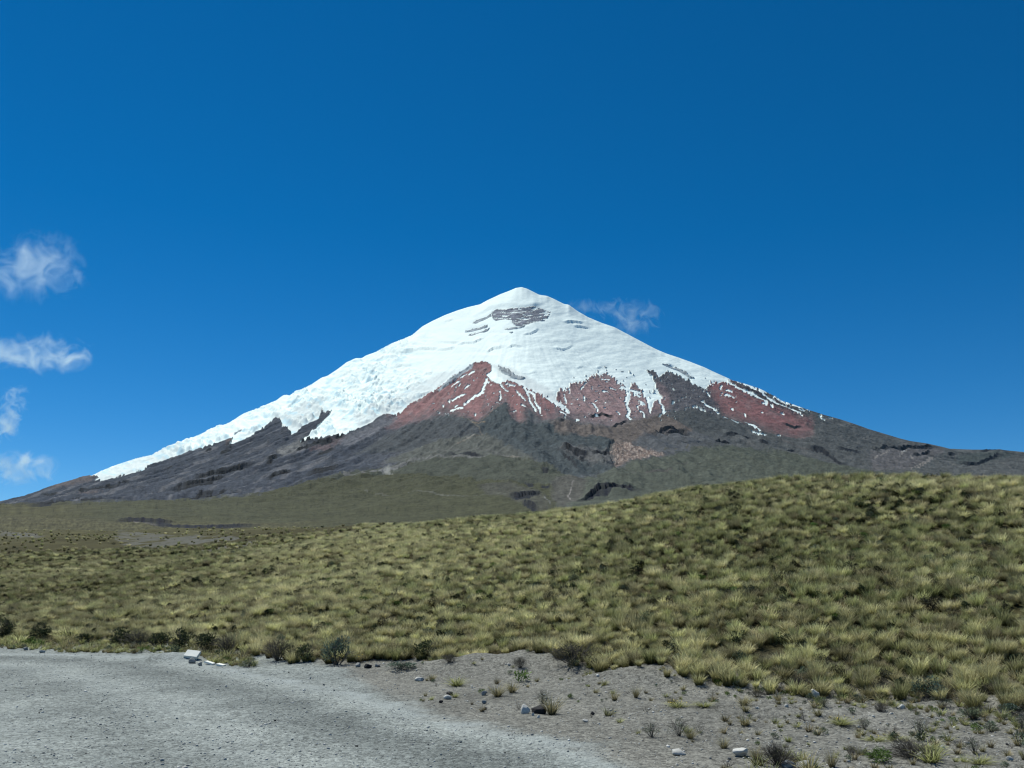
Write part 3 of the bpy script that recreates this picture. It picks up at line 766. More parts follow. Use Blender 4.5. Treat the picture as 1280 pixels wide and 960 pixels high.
    moor = (sstep(646, 655, v + 6 * fbm(u / 30, v / 6, 47, 3)) * sstep(480, 300, u) * .85)[:, None]
    col = col * (1 - moor) + C(.075, .07, .034) * np.clip(1 + 1.0 * fbm(u / 3.5, v / 1.5, 48, 3) + .6 * fbm(u / 12, v / 3, 49, 3), .25, 2)[:, None] * moor
    paint([(596, 612), (640, 606), (676, 618), (690, 640), (668, 642), (640, 630), (610, 622)], C(.066, .066, .05), .5)
    paint([(690, 606), (716, 600), (735, 606), (722, 630), (705, 640), (688, 632)], C(.08, .078, .066), .5)
    paint([(687, 531), (716, 527), (735, 532), (760, 538), (800, 527), (832, 520), (872, 532), (862, 544), (812, 547), (776, 558), (745, 549), (700, 545)], C(.118, .098, .086), .4)
    sc_m = paint([(761, 574), (767, 562), (772, 556), (785, 557), (800, 560), (815, 566), (833, 573), (812, 576), (790, 581), (768, 588)], C(.19, .14, .115), .3)
    spk = fbm(u / 3.0, v / 2.0, 95, 3)
    col = np.where((sc_m & (spk > .15))[:, None], C(.30, .25, .215), col)
    col = np.where((sc_m & (spk < -.18))[:, None], C(.09, .075, .07), col)
    paint([(808, 464), (825, 468), (842, 466), (868, 480), (884, 492), (900, 508), (898, 522), (860, 514), (838, 516), (828, 500), (822, 488), (816, 474)], C(.098, .094, .102), .3)
    paint([(836, 517), (862, 514), (900, 524), (940, 540), (930, 548), (880, 546), (845, 530)], C(.068, .073, .073), .3)
    red_c = [C(.255, .132, .128), C(.30, .198, .193), C(.24, .112, .108)]
    for poly, c in zip(RED, red_c):
        m = np.minimum(1, sum(.36 * sum(w_ * in_poly(p_[0], p_[1] + sh * (1 + .8 * n_lo), poly) for w_, p_ in zip(jw, jit)) for sh in (0, 7, 14)))[:, None]
        rn = fbm(u / 7 + v / 9, v / 4, 36, 4)
        fl = fbm((u - 640) / np.maximum(v - 330, 40) * 26, v / 60, 35, 4)          # fans running downhill
        cc = c * (1 + .3 * rn[:, None] + .35 * fl[:, None]) + sstep(.05, .5, fbm(u / 16, v / 9, 37, 3))[:, None] * C(.02, .045, .042)
        m = m * (1 - .6 * sstep(.12, .5, fl + .5 * rn))[:, None]
        col = col * (1 - m) + cc * m
    paint([(58, 614), (80, 604), (110, 596), (122, 596), (114, 606), (96, 607), (66, 614)], C(.105, .088, .086), .5)
    paint([(95, 620), (115, 617), (128, 616), (120, 623), (100, 624)], C(.095, .08, .08), .5)
    paint([(281, 552), (291, 547), (292, 555), (283, 561)], C(.11, .085, .08), .4)
    paint([(385, 566), (400, 558), (425, 549), (436, 546), (428, 554), (405, 566)], C(.105, .08, .085), .5)
    paint([(424, 556), (460, 538), (486, 524), (500, 520), (488, 532), (470, 546), (440, 560)], C(.125, .128, .142), .3)
    paint([(345, 566), (365, 560), (385, 552), (378, 562), (362, 570), (350, 572)], C(.16, .16, .155), .3)
    paint([(908, 473), (926, 478), (945, 490), (958, 497), (980, 508), (1000, 517), (975, 512), (950, 500), (930, 488)], C(.078, .07, .075), .3)
    paint([(1088, 566), (1120, 563), (1175, 561), (1180, 568), (1160, 576), (1140, 590), (1090, 590)], C(.105, .1, .1), .5)
    for pts in ([(1094, 576), (1112, 566)], [(1125, 572), (1133, 564)], [(1140, 590), (1163, 576)], [(1146, 590), (1166, 576)], [(1138, 572), (1142, 577)]):
        col = np.where((line_dist(us, vs, pts, 8) < 1.0)[:, None], C(.2, .185, .17), col)
    col = np.where((line_dist(us, vs, [(1127, 565), (1130, 566)], 8) < 1.5)[:, None], C(.42, .42, .42), col)
    paint([(1196, 573), (1225, 568), (1262, 568), (1270, 572), (1240, 578), (1215, 584), (1196, 582)], C(.055, .065, .062), .5)
    paint([(696, 566), (740, 570), (768, 574), (768, 590), (740, 586), (715, 578)], C(.1, .1, .098), .7)
    for poly in ROCK_IN_SNOW[:1]:
        m = in_poly(us, vs, poly)
        col = np.where(m[:, None], C(.20, .21, .24) * (1 + .6 * fbm(u / 14, v / 1.3, 38, 3)[:, None] + .4 * n_hi[:, None]), col)
        snow |= m & (fbm(u / 13, v / 1.4, 39, 3) > .2)
    for poly in ROCK_IN_SNOW[1:]:
        m = in_poly(us, vs, poly)
        col = np.where(m[:, None], C(.32, .36, .38) * (1 + .5 * n_hi[:, None]), col)
    # tracks and pale washes
    for pts, hw, c in (([(428, 598.5), (455, 597), (478, 595), (498, 587), (512, 580), (528, 577), (548, 575.5), (580, 574.5), (606, 574.5)], .9, C(.2, .2, .185)), ([(462, 597), (482, 594), (500, 586), (508, 583)], 1.7, C(.21, .21, .2)),
                       ([(575, 523), (586, 529), (597, 538), (603, 548), (596, 551), (586, 555), (570, 560)], 1.0, C(.2, .185, .15)), ([(584, 553), (592, 551)], 1.6, C(.26, .25, .22)), ([(590, 534), (600, 533), (606, 533)], 1.0, C(.3, .23, .16)),
                       ([(545, 567), (575, 567), (600, 567), (625, 571), (650, 575)], .8, C(.16, .16, .145)), ([(717, 609), (713, 616), (710, 622), (713, 626)], 1.0, C(.26, .24, .22)), ([(601, 530), (612, 521), (624, 509)], .9, C(.2, .15, .125)),
                       ([(456, 616), (490, 619), (540, 621), (590, 623), (625, 622)], .6, C(.15, .15, .115)), ([(632, 574), (648, 575.5)], 1.0, C(.24, .22, .18)), ([(680, 625), (688, 636)], .8, C(.22, .22, .2)), ([(725, 554), (737, 559)], .8, C(.2, .185, .17)),
                       ([(830, 565), (848, 564), (862, 561), (884, 563)], .6, C(.13, .125, .1)), ([(172, 656), (180, 657), (200, 659), (216, 660)], .7, C(.22, .2, .17)), ([(168, 654.5), (174, 655.5)], 1.2, C(.3, .27, .25)), ([(790, 597), (820, 594), (840, 593)], 1.0, C(.12, .115, .1)),
                       ([(975, 551), (1000, 560), (1020, 565)], .8, C(.135, .13, .125)), ([(845, 583), (860, 582)], .5, C(.1, .1, .085))):
        d = line_dist(us, vs, pts, 10)
        m = (d < .75 * hw * (1 + .4 * n_hi)) & (fbm(u / 9, v / 9, 34, 2) > -.38)
        col = np.where(m[:, None], c * .68 * (1 + .2 * n_hi[:, None]), col)
    rk = np.clip(1 - soft([(0, 637), (150, 634), (300, 625.5), (400, 604), (520, 581), (600, 574), (690, 588), (712, 606), (690, 645), (690, 720), (-200, 720), (-200, 650)]), .3, 1)
    var = 1 + rk * (.42 * fbm(u / 10, v / 4, 45, 4) + .35 * fbm(u / 3, v / 1.7, 46, 3))
    col = col * np.clip(var * 1.0, .4, 2)[:, None]
    dots = (fbm(u / 2.2, v / 1.3, 98, 2) > .36) & (v > 598) & (rk < .6)
    col = np.where(dots[:, None], col * .62, col)
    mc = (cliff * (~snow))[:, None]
    col = col * (1 - mc) + C(.016, .018, .022) * mc  # dark basalt on scarp faces, blackened further to paint in their shade
    sn_c = C(.85, .945, .90) * (1 + .03 * n_lo[:, None])
    dirty = soft( [(612, 455), (640, 462), (690, 490), (712, 518), (690, 505), (655, 485), (625, 475)]) + soft([(110, 600), (200, 560), (240, 560), (200, 585), (130, 606)]) + soft([(440, 525), (500, 495), (545, 470), (580, 462), (520, 505), (450, 540)]) + soft([(340, 528), (400, 500), (410, 520), (365, 545)])
    dirty = np.clip(dirty, 0, 1)[:, None] * .75
    sn_c = sn_c * (1 - dirty) + C(.64, .69, .67) * (1 + .12 * n_hi[:, None]) * dirty
    blue = sstep(.02, .34, fbm(u / 15 + v / 30, v / 4.5, 97, 4)) * glacier * .8
    sn_c = sn_c * (1 - blue[:, None]) + C(.52, .72, .78) * blue[:, None]
    col = np.where(snow[:, None], sn_c, col)
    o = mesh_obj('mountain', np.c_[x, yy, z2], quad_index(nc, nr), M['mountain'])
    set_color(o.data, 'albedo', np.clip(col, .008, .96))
    set_color(o.data, 'masks', np.c_[snow.astype(float), np.where(snow, 0, .5 + .5 * sstep(900, 2500, yy)), np.zeros(N)])
    tag(o, kind='structure')
build_mountain()

# ------------------------------------------------------------------ plant and stone meshes
def blades_mesh(name, n, h, spread, base_r, width, mat, seed, lean=(0.0, 0.0), segs=3, droop=.9, lmin=.55):
    """a tuft of tapering, arching blades"""
    g = np.random.default_rng(seed)
    az = g.uniform(0, 2 * math.pi, n); tilt = spread * g.random(n) ** .75
    L = h * (lmin + (1.15 - lmin) * g.random(n)); wd = width * (.6 + .8 * g.random(n))
    br = base_r * np.sqrt(g.random(n)); ba = az + g.normal(0, .7, n)
    P = np.c_[br * np.cos(ba), br * np.sin(ba), np.full(n, -.03)]
    vy = g.random(n)
    pts = [P.copy()]; dirs = []
    dr = droop * g.uniform(.3, 1.2, n)
    for k in range(segs):
        tl = tilt + dr * ((k + .5) / segs) ** 1.5
        d = np.c_[np.sin(tl) * np.cos(az) + lean[0] * (k + 1) / segs, np.sin(tl) * np.sin(az) + lean[1] * (k + 1) / segs, np.cos(tl)]
        P = P + d * (L / segs)[:, None]; pts.append(P.copy()); dirs.append(d)
    side = np.c_[-np.sin(az + g.normal(0, .6, n)), np.cos(az + g.normal(0, .6, n)), g.normal(0, .25, n)]
    V, al = [], []
    for k in range(segs + 1):
        w = wd * (1 - .82 * (k / segs) ** 1.6) * .5
        V += [pts[k] - side * w[:, None], pts[k] + side * w[:, None]]
        al += [np.full(n, k / segs)] * 2
    V = np.stack(V, 1); al = np.stack(al, 1)                      # n, 2(segs+1), 3
    m = 2 * (segs + 1); off = np.arange(n)[:, None] * m
    F = np.concatenate([off + np.array([2 * k, 2 * k + 1, 2 * k + 3, 2 * k + 2]) for k in range(segs)])
    o = mesh_obj(name, V.reshape(-1, 3), F, mat, smooth=False, link=False)
    set_float(o.data, 'along', al.ravel()); set_float(o.data, 'vary', np.repeat(vy, m))
    return o

def leaf_cloud_mesh(name, n, mat, seed, leaf=.075, narrow=.5, hollow=.45, flat=1.0, clumps=9):
    """leaf-sized faces grouped in clumps through a dome about 1 wide and 1 high"""
    g = np.random.default_rng(seed)
    cc = g.normal(0, 1, (clumps, 3)); cc /= np.linalg.norm(cc, axis=1)[:, None]
    cc[:, 2] = np.abs(cc[:, 2]); cr = g.uniform(.55, .95, clumps)
    ctr = np.c_[cc[:, :2] * .36 * cr[:, None], .22 + .55 * cc[:, 2] * cr * flat]
    k = g.integers(0, clumps, n)
    d = g.normal(0, 1, (n, 3)); d /= np.linalg.norm(d, axis=1)[:, None]
    rr = g.uniform(.09, .2, clumps)[k] * (hollow + (1 - hollow) * g.random(n) ** .4)
    P = ctr[k] + d * rr[:, None]
    P[:, 2] = np.maximum(P[:, 2], .03)
    ax = d + g.normal(0, .6, (n, 3)) + np.array([0, 0, .5]); ax /= np.linalg.norm(ax, axis=1)[:, None]
    sd = np.cross(ax, g.normal(0, 1, (n, 3))); sd /= np.linalg.norm(sd, axis=1)[:, None]
    s = leaf * g.uniform(.6, 1.4, n)[:, None]
    V = np.stack([P, P + ax * s * .5 + sd * s * narrow * .5, P + ax * s, P + ax * s * .5 - sd * s * narrow * .5], 1)
    F = np.arange(n)[:, None] * 4 + np.array([0, 1, 2, 3])
    o = mesh_obj(name, V.reshape(-1, 3), F, mat, smooth=False, link=False)
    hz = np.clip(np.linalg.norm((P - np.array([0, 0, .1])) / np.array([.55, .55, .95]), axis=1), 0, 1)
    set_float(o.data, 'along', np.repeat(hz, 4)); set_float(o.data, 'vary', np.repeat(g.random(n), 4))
    return o

def stems_mesh(name, n, mat, seed, rad=.012, fork=2, spread=.95):
    """thin forking stems fanning from the ground, about 1 wide and 1 high"""
    g = np.random.default_rng(seed)
    V, F = [], []
    def tube(a, b, r0, r1):
        i = len(V)
        d = (b - a) / (np.linalg.norm(b - a) + 1e-9)
        s = np.cross(d, [.3, .5, .8]); s /= np.linalg.norm(s) + 1e-9; t = np.cross(d, s)
        for c, r in ((a, r0), (b, r1)):
            for q in range(3):
                w = q * 2.0944
                V.append(c + (s * math.cos(w) + t * math.sin(w)) * r)
        for q in range(3):
            F.append((i + q, i + (q + 1) % 3, i + 3 + (q + 1) % 3, i + 3 + q))
    for _ in range(n):
        az = g.uniform(0, 6.283); tl = spread * g.random() ** .8
        p = np.array([g.normal(0, .03), g.normal(0, .03), -.03]); L = g.uniform(.55, 1.0)
        d = np.array([math.sin(tl) * math.cos(az), math.sin(tl) * math.sin(az), math.cos(tl)])
        q = p + d * L * .5
        tube(p, q, rad, rad * .7)
        for _f in range(fork):
            e = d + g.normal(0, .38, 3); e /= np.linalg.norm(e)
            m_ = q + e * L * .28; tube(q, m_, rad * .65, rad * .45)
            for _h in range(2):
                e2 = e + g.normal(0, .45, 3); e2[2] = abs(e2[2]) * .8; e2 /= np.linalg.norm(e2)
                tube(m_, m_ + e2 * L * .24, rad * .45, rad * .2)
    V = np.array(V); V[:, 2] = np.maximum(V[:, 2], -.04)
    return mesh_obj(name, V, np.array(F), mat, smooth=False, link=False)

def stone_mesh(name, mat, seed, sub=2, sharp=.55, squash=.5):
    import bmesh
    g = np.random.default_rng(seed)
    bm = bmesh.new(); bmesh.ops.create_icosphere(bm, subdivisions=sub, radius=.5)
    co = np.array([v.co[:] for v in bm.verts])
    for _ in range(18):                                         # flatten facets like broken rock
        n = g.normal(0, 1, 3); n /= np.linalg.norm(n); c = g.uniform(.24, .43)
        d = co @ n; co = co - np.outer(np.maximum(d - c, 0) * min(1.0, sharp * 1.75), n)
    s = np.array([g.uniform(.85, 1.25), g.uniform(.7, 1.0), squash * g.uniform(.8, 1.15)])
    co = co * s + .018 * np.c_[perlin(co[:, 0] * 5, co[:, 1] * 5, seed), perlin(co[:, 1] * 5, co[:, 2] * 5, seed + 1), perlin(co[:, 2] * 5, co[:, 0] * 5, seed + 2)]
    co[:, 2] -= co[:, 2].min() * .72                             # sits a little into the ground
    F = np.array([[v.index for v in f.verts] for f in bm.faces]); bm.free()
    return mesh_obj(name, co, F, mat, smooth=False, link=False)

# ------------------------------------------------------------------ scattering (one 'stuff' object each)
def scatter(name, pts, rot, scale, idx, tint, protos, label, category):
    pc = bpy.data.collections.new(name + '_pieces')
    for k, p in enumerate(protos):
        p.name = f'{name}_piece_{chr(97 + k)}'; pc.objects.link(p)
    me = bpy.data.meshes.new(name)
    me.vertices.add(len(pts)); me.vertices.foreach_set('co', np.asarray(pts, np.float32).ravel())
    for nm, ty, arr, key in (('turn', 'FLOAT_VECTOR', rot, 'vector'), ('size', 'FLOAT', scale, 'value'), ('kind_index', 'INT', idx, 'value'), ('tint', 'FLOAT', tint, 'value')):
        a = me.attributes.new(nm, ty, 'POINT')
        a.data.foreach_set(key, np.asarray(arr, np.int32 if ty == 'INT' else np.float32).ravel())
    o = bpy.data.objects.new(name, me); COL.objects.link(o)
    ng = bpy.data.node_groups.new(name + '_nodes', 'GeometryNodeTree')
    ng.interface.new_socket('Geometry', in_out='INPUT', socket_type='NodeSocketGeometry')
    ng.interface.new_socket('Geometry', in_out='OUTPUT', socket_type='NodeSocketGeometry')
    gi, go = ng.nodes.new('NodeGroupInput'), ng.nodes.new('NodeGroupOutput')
    iop = ng.nodes.new('GeometryNodeInstanceOnPoints'); ci = ng.nodes.new('GeometryNodeCollectionInfo')
    ci.inputs['Collection'].default_value = pc
    ci.inputs['Separate Children'].default_value = True; ci.inputs['Reset Children'].default_value = True
    def named(n, t):
        q = ng.nodes.new('GeometryNodeInputNamedAttribute'); q.data_type = t; q.inputs['Name'].default_value = n
        return q.outputs['Attribute']
    ng.links.new(gi.outputs[0], iop.inputs['Points']); ng.links.new(ci.outputs[0], iop.inputs['Instance'])
    iop.inputs['Pick Instance'].default_value = True
    ng.links.new(named('kind_index', 'INT'), iop.inputs['Instance Index'])
    ng.links.new(named('turn', 'FLOAT_VECTOR'), iop.inputs['Rotation'])
    ng.links.new(named('size', 'FLOAT'), iop.inputs['Scale'])
    ng.links.new(iop.outputs[0], go.inputs[0])
    md = o.modifiers.new('scatter', 'NODES'); md.node_group = ng
    tag(o, label, category, kind='stuff')
    return o

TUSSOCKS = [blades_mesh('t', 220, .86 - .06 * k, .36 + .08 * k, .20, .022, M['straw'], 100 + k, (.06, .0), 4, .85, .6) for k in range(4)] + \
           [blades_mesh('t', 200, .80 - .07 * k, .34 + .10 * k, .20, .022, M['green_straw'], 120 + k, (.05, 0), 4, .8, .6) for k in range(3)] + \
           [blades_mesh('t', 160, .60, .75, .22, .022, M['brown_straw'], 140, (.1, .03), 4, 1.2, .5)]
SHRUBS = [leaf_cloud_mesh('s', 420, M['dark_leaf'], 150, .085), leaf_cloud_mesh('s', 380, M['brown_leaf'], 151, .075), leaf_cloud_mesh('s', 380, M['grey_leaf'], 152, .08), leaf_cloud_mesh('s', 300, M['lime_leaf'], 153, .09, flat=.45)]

def tussock_points():
    g = np.random.default_rng(5)
    out = []
    for y0, y1, sp in ((14, 30, .255), (30, 48, .28), (48, 70, .335), (70, 110, .46), (110, 170, .70), (170, 280, 1.1), (280, 430, 1.7), (430, 640, 3.0)):
        xr = y1 * .80
        nx, ny = int(2 * xr / sp), int((y1 - y0) / sp)
        X, Y = np.meshgrid(np.linspace(-xr, xr, nx), np.linspace(y0, y1, ny, endpoint=False))
        X = (X + g.uniform(-.5, .5, X.shape) * sp).ravel(); Y = (Y + g.uniform(-.5, .5, Y.shape) * sp).ravel()
        k = (np.abs(X) < .76 * Y + 1) & (grass_side(X, Y) > g.uniform(-.9, .0, X.shape))
        out.append(np.c_[X[k], Y[k], np.full(k.sum(), sp)])
    P = np.concatenate(out)
    u = CX + FPX * P[:, 0] / (P[:, 1] * CP)
    crest = np.interp(u, [300, 380, 450, 600, 720, 860, 1000, 1280, 1700], [640, 300, 135, 100, 84, 70, 62, 55, 52])
    P = P[P[:, 1] < crest]
    z = ground(P[:, 0], P[:, 1])
    return np.c_[P[:, :2], z, P[:, 2]]

TP = tussock_points()
def tussock_field():
    g = np.random.default_rng(8)
    n = len(TP)
    x, y, z, sp = TP.T
    dens = fbm(x / 9, y / 9, 81, 3); gr = fbm(x / 22, y / 30, 82, 3)
    r = g.random(n)
    shrub_p = .085 + .15 * sstep(.05, .4, dens)
    is_shrub = r < shrub_p
    uu, vv = project(x, y, z)
    top = np.interp(uu, [0, 150, 250, 330, 430, 480, 520], [697, 691, 682, 674, 666, 658, 600])
    thin = sstep(8, -6, vv - top + 6 * dens) * .965
    bare = ((fbm(x / 1.1, y / 1.1, 83, 2) > .45) & (grass_side(x, y) > 1.5)) | (g.random(n) < thin) | ((y > 120) & (uu < 400) & (vv > 658) & (g.random(n) < .0)) | (in_poly(uu + 20 * dens, vv + 4 * dens, [(150, 662), (200, 668), (290, 670), (330, 678), (260, 690), (190, 690), (150, 680)]) & (g.random(n) < .75)) | ((vv < 668) & (uu < 420) & (g.random(n) < .45))
    keep = ~bare
    idx = np.where(is_shrub, 8 + g.choice(4, n, p=[.42, .28, .15, .15]), np.where(gr + .35 * g.normal(0, 1, n) > -.02, np.where(g.random(n) < .08, 7, g.integers(0, 4, n)), g.integers(4, 8, n)))
    sc_ = np.where(is_shrub, g.uniform(.42, .9, n), np.exp(g.normal(-.36, .36, n))) * (1 + .9 * np.clip(sp - .36, 0, 1))
    sc_ = np.minimum(sc_ * (1 + .25 * dens), .95 + np.clip(sp - .6, 0, 2)) * np.interp(y, [16, 40, 70], [.53, .56, .62])
    tint = np.clip(.40 - .20 * sstep(620, 80, uu) + .25 * gr + g.normal(0, .28, n), .0, 1.05)
    rot = np.c_[g.normal(0, .08, n), g.normal(0, .08, n), g.uniform(0, 6.283, n)]
    rot[:, 2] = np.where(is_shrub, rot[:, 2], g.normal(0, .9, n))
    # the nearest tussocks in view are things of their own
    d = np.hypot(x, y)
    cand = np.where(keep & ~is_shrub & (uu > 5) & (uu < 1275))[0]
    pick = cand[np.argsort(d[cand])[:300]]
    solo = np.zeros(n, bool); solo[pick] = True
    for q in pick:
        o = bpy.data.objects.new('grass_tussock', TUSSOCKS[idx[q]].data)
        o.location = (x[q], y[q], z[q]); o.rotation_euler = rot[q]; o.scale = (sc_[q],) * 3
        o['tint'] = float(tint[q])
        tag(o, 'straw green grass tussock in the front rows where the hillside meets the verge', 'grass tussock', 'front row grass tussocks')
        COL.objects.link(o)
    k = keep & ~solo
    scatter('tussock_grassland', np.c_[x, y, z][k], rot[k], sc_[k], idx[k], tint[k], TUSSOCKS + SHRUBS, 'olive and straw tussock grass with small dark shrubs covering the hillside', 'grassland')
    print('tussocks', k.sum())
tussock_field()

# ------------------------------------------------------------------ loose stones
STONES = {
    'pale': [stone_mesh('p', M['stone_pale'], 200 + k, 1) for k in range(3)], 'grey': [stone_mesh('g', M['stone_grey'], 210 + k, 1) for k in range(2)],
    'white': [stone_mesh('w', M['stone_white'], 220, 1)], 'dark': [stone_mesh('d', M['stone_dark'], 230, 1)],
}
STONE_LIST = STONES['pale'] + STONES['grey'] + STONES['white'] + STONES['dark']
def loose_stones():
    g = np.random.default_rng(17)
    n = 190000
    y = 7.0 + 27 * g.random(n) ** 1.25; x = y * g.uniform(-.8, .72, n)
    gs = grass_side(x, y)
    road = in_poly(x, y, ROAD_POLY)
    dn = fbm(x / 1.7, y / 1.7, 86, 3); fine = fbm(x / .5, y / .5, 87, 2)
    p = np.where(road, .20 + 1.0 * np.clip(dn + .2, 0, 1), .16 + .6 * np.clip(dn + .1, 0, 1)) + .3 * fine
    k = (gs < -.2) & (g.random(n) < p)
    x, y, road = x[k], y[k], road[k]; n = len(x)
    s = np.clip(.0165 * np.exp(g.normal(0, .6, n)), .008, .10) * np.where(road, 1.0, 1.15)
    ix = g.choice(7, n, p=[.2, .2, .18, .1, .1, .18, .04])
    z = ground(x, y) - s * .03
    rot = np.c_[g.normal(0, .3, n), g.normal(0, .3, n), g.uniform(0, 6.28, n)]
    u, v = project(x, y, z)
    vis = (u > 4) & (u < 1276) & (v < 958)
    big = np.argsort(np.where(vis, -s / y, 9))[:220]
    solo = np.zeros(n, bool); solo[big] = True
    lab = {True: 'fist sized grey stone lying loose on the gravel road', False: 'fist sized grey stone lying loose on the brown verge dirt'}
    names = ['pale', 'pale', 'pale', 'grey', 'grey', 'white', 'dark']
    for q in big:
        kind = names[ix[q]]
        o = bpy.data.objects.new('loose_stone', STONE_LIST[ix[q]].data)
        o.location = (x[q], y[q], z[q]); o.rotation_euler = rot[q]; o.scale = (s[q],) * 3
        where = 'among the gravel of the road' if road[q] else 'in the brown dirt of the verge'
        tag(o, f'small {kind} stone lying loose {where}', 'stone', f'{kind} stones ' + ('on the road' if road[q] else 'on the verge'))
        COL.objects.link(o)
    k = ~solo
    scatter('gravel', np.c_[x, y, z][k], rot[k], s[k], ix[k], g.random(k.sum()), STONE_LIST, 'loose gravel and pebbles strewn over the road and verge', 'gravel')
    print('stones', k.sum())
loose_stones()

def rock(u, v, wpx, hpx, mat, label, seed, cat='rock', name='rock', turn=0.0, tiltx=0.0):
    x, y, z = drop_px(u, v)
    m = y / (FPX * CP)
    o = stone_mesh(name, M[mat], seed, 3, .6, 1.0)
    w = .85 * wpx * m; h = .85 * hpx * m
    d = np.array([v_.co[:] for v_ in o.data.vertices]); ext = d.max(0) - d.min(0)
    o.scale = (w / ext[0], .8 * w / ext[1], h * 1.25 / ext[2])
    o.location = (x, y, z - .08 * h); o.rotation_euler = (tiltx, 0, turn)
    COL.objects.link(o); tag(o, label, cat)
    return o

rock(656, 892, 13, 12, 'stone_white', 'rounded white rock beside the black rock at the road edge', 301)
rock(672, 892, 21, 11, 'stone_dark', 'black angular rock next to the rounded white rock', 302, tiltx=.2)
rock(666, 895, 4, 4, 'stone_white', 'tiny white pebble in front of the black angular rock, left of two', 303, 'stone', 'pebble')
rock(673, 898, 4, 4, 'stone_white', 'tiny white pebble in front of the black angular rock, right of two', 304, 'stone', 'pebble')
rock(560, 874, 11, 6, 'stone_pale', 'flat pale rock on the verge with black fragments around it', 305)
rock(563, 869, 10, 5, 'stone_dark', 'black stone fragment behind the flat pale rock', 306, 'stone', 'rock_fragment')
rock(551, 879, 6, 4, 'stone_dark', 'black stone fragment in front of the flat pale rock', 307, 'stone', 'rock_fragment')
rock(524, 851, 13, 5, 'stone_white', 'flat whitish rock below the dirt mound, left of the green tuft', 308)
rock(605, 869, 8, 6, 'stone_grey', 'grey block on the verge, upper of a stack of three', 309)
rock(605, 880, 7, 5, 'stone_grey', 'grey block on the verge, middle of a stack of three', 310)
rock(606, 888, 6, 4, 'stone_dark', 'dark block on the verge, lowest of a stack of three', 311)
rock(732, 903, 8, 4, 'stone_white', 'thin white stone lying right of the dry stemmed weed', 312, 'stone', 'stone')
rock(741, 894, 6, 4, 'stone_dark', 'small black stone lying above the thin white stone', 313, 'stone', 'stone')
rock(1019, 873, 11, 12, 'stone_white', 'cream upright rock at the foot of the tussock slope', 314)
rock(926, 945, 22, 10, 'stone_pale', 'largest pale angular rock near the bottom edge', 315)
rock(848, 943, 18, 7, 'stone_pale', 'low whitish rock in the stony patch at the bottom', 316)
rock(1128, 886, 9, 5, 'stone_white', 'white stone on the right verge below the blue green shrub', 317, 'stone', 'stone')
rock(1178, 937, 8, 5, 'stone_white', 'white stone right of the dead twiggy bush', 318, 'stone', 'stone')
rock(946, 887, 5, 3, 'stone_white', 'small white stone right of the yellow flowers', 319, 'stone', 'stone')
rock(985, 958, 18, 8, 'stone_white', 'white rock cut by the bottom edge beside the brown boulder', 320)
rock(1008, 960, 30, 9, 'stone_grey', 'brown grey boulder cut by the bottom edge', 321)
rock(747, 846, 5, 4, 'stone_white', 'small white stone on the crest of the right dirt mound', 322, 'stone', 'stone')
rock(448, 834, 7, 6, 'stone_grey', 'grey rock right of the blue green shrub, left of three', 323)
rock(460, 835, 11, 6, 'stone_dark', 'dark rock right of the blue green shrub, middle of three', 324)
rock(471, 834, 7, 5, 'stone_grey', 'grey rock right of the blue green shrub, right of three', 325)
rock(32, 813, 7, 5, 'stone_grey', 'grey rock on the far left verge, left of two', 326)
rock(52, 816, 8, 4, 'stone_pale', 'pale rock on the far left verge, right of two', 327)
rock(250, 832, 7, 5, 'stone_grey', 'grey rock at the foot of the gravel heap', 328)
rock(240, 829, 10, 7, 'stone_grey', 'grey lump of rubble under the concrete slab', 329)
rock(1262, 951, 9, 6, 'stone_pale', 'pale stone in the bottom right corner', 330, 'stone', 'stone')
rock(983, 884, 6, 4, 'stone_pale', 'pale stone left of the cream upright rock', 331, 'stone', 'stone')

# ------------------------------------------------------------------ broken concrete slab and its fallen pieces
def slab(u, v, size, rot, label, name):
    import bmesh
    x, y, z = drop_px(u, v)
    bm = bmesh.new(); bmesh.ops.create_cube(bm, size=1)
    for ve in bm.verts:
        ve.co = Vector((ve.co.x * size[0], ve.co.y * size[1], ve.co.z * size[2]))
    bmesh.ops.bevel(bm, geom=list(bm.edges), offset=min(size) * .08, segments=2, affect='EDGES')
    bmesh.ops.subdivide_edges(bm, edges=list(bm.edges), cuts=2, use_grid_fill=True)
    for ve in bm.verts:
        ve.co += Vector((random.uniform(-1, 1), random.uniform(-1, 1), random.uniform(-1, 1))) * min(size) * .03
    me = bpy.data.meshes.new(name); bm.to_mesh(me); bm.free()
    me.materials.append(M['concrete'])
    o = bpy.data.objects.new(name, me); COL.objects.link(o)
    o.location = (x, y, z + rot[3]); o.rotation_euler = rot[:3]
    return tag(o, label, 'concrete slab')
slab(240, 823, (.42, .10, .30), (-1.0, .10, -.05, .08), 'white broken concrete slab tilted upright in the gravel heap', 'concrete_slab')
slab(262, 831, (.30, .14, .05), (.05, .22, -.35, .05), 'fallen white concrete strip lying right of the upright slab', 'concrete_slab')
slab(276, 833, (.24, .16, .05), (.05, .15, -.3, .03), 'small white concrete chip at the end of the fallen strip', 'concrete_slab')

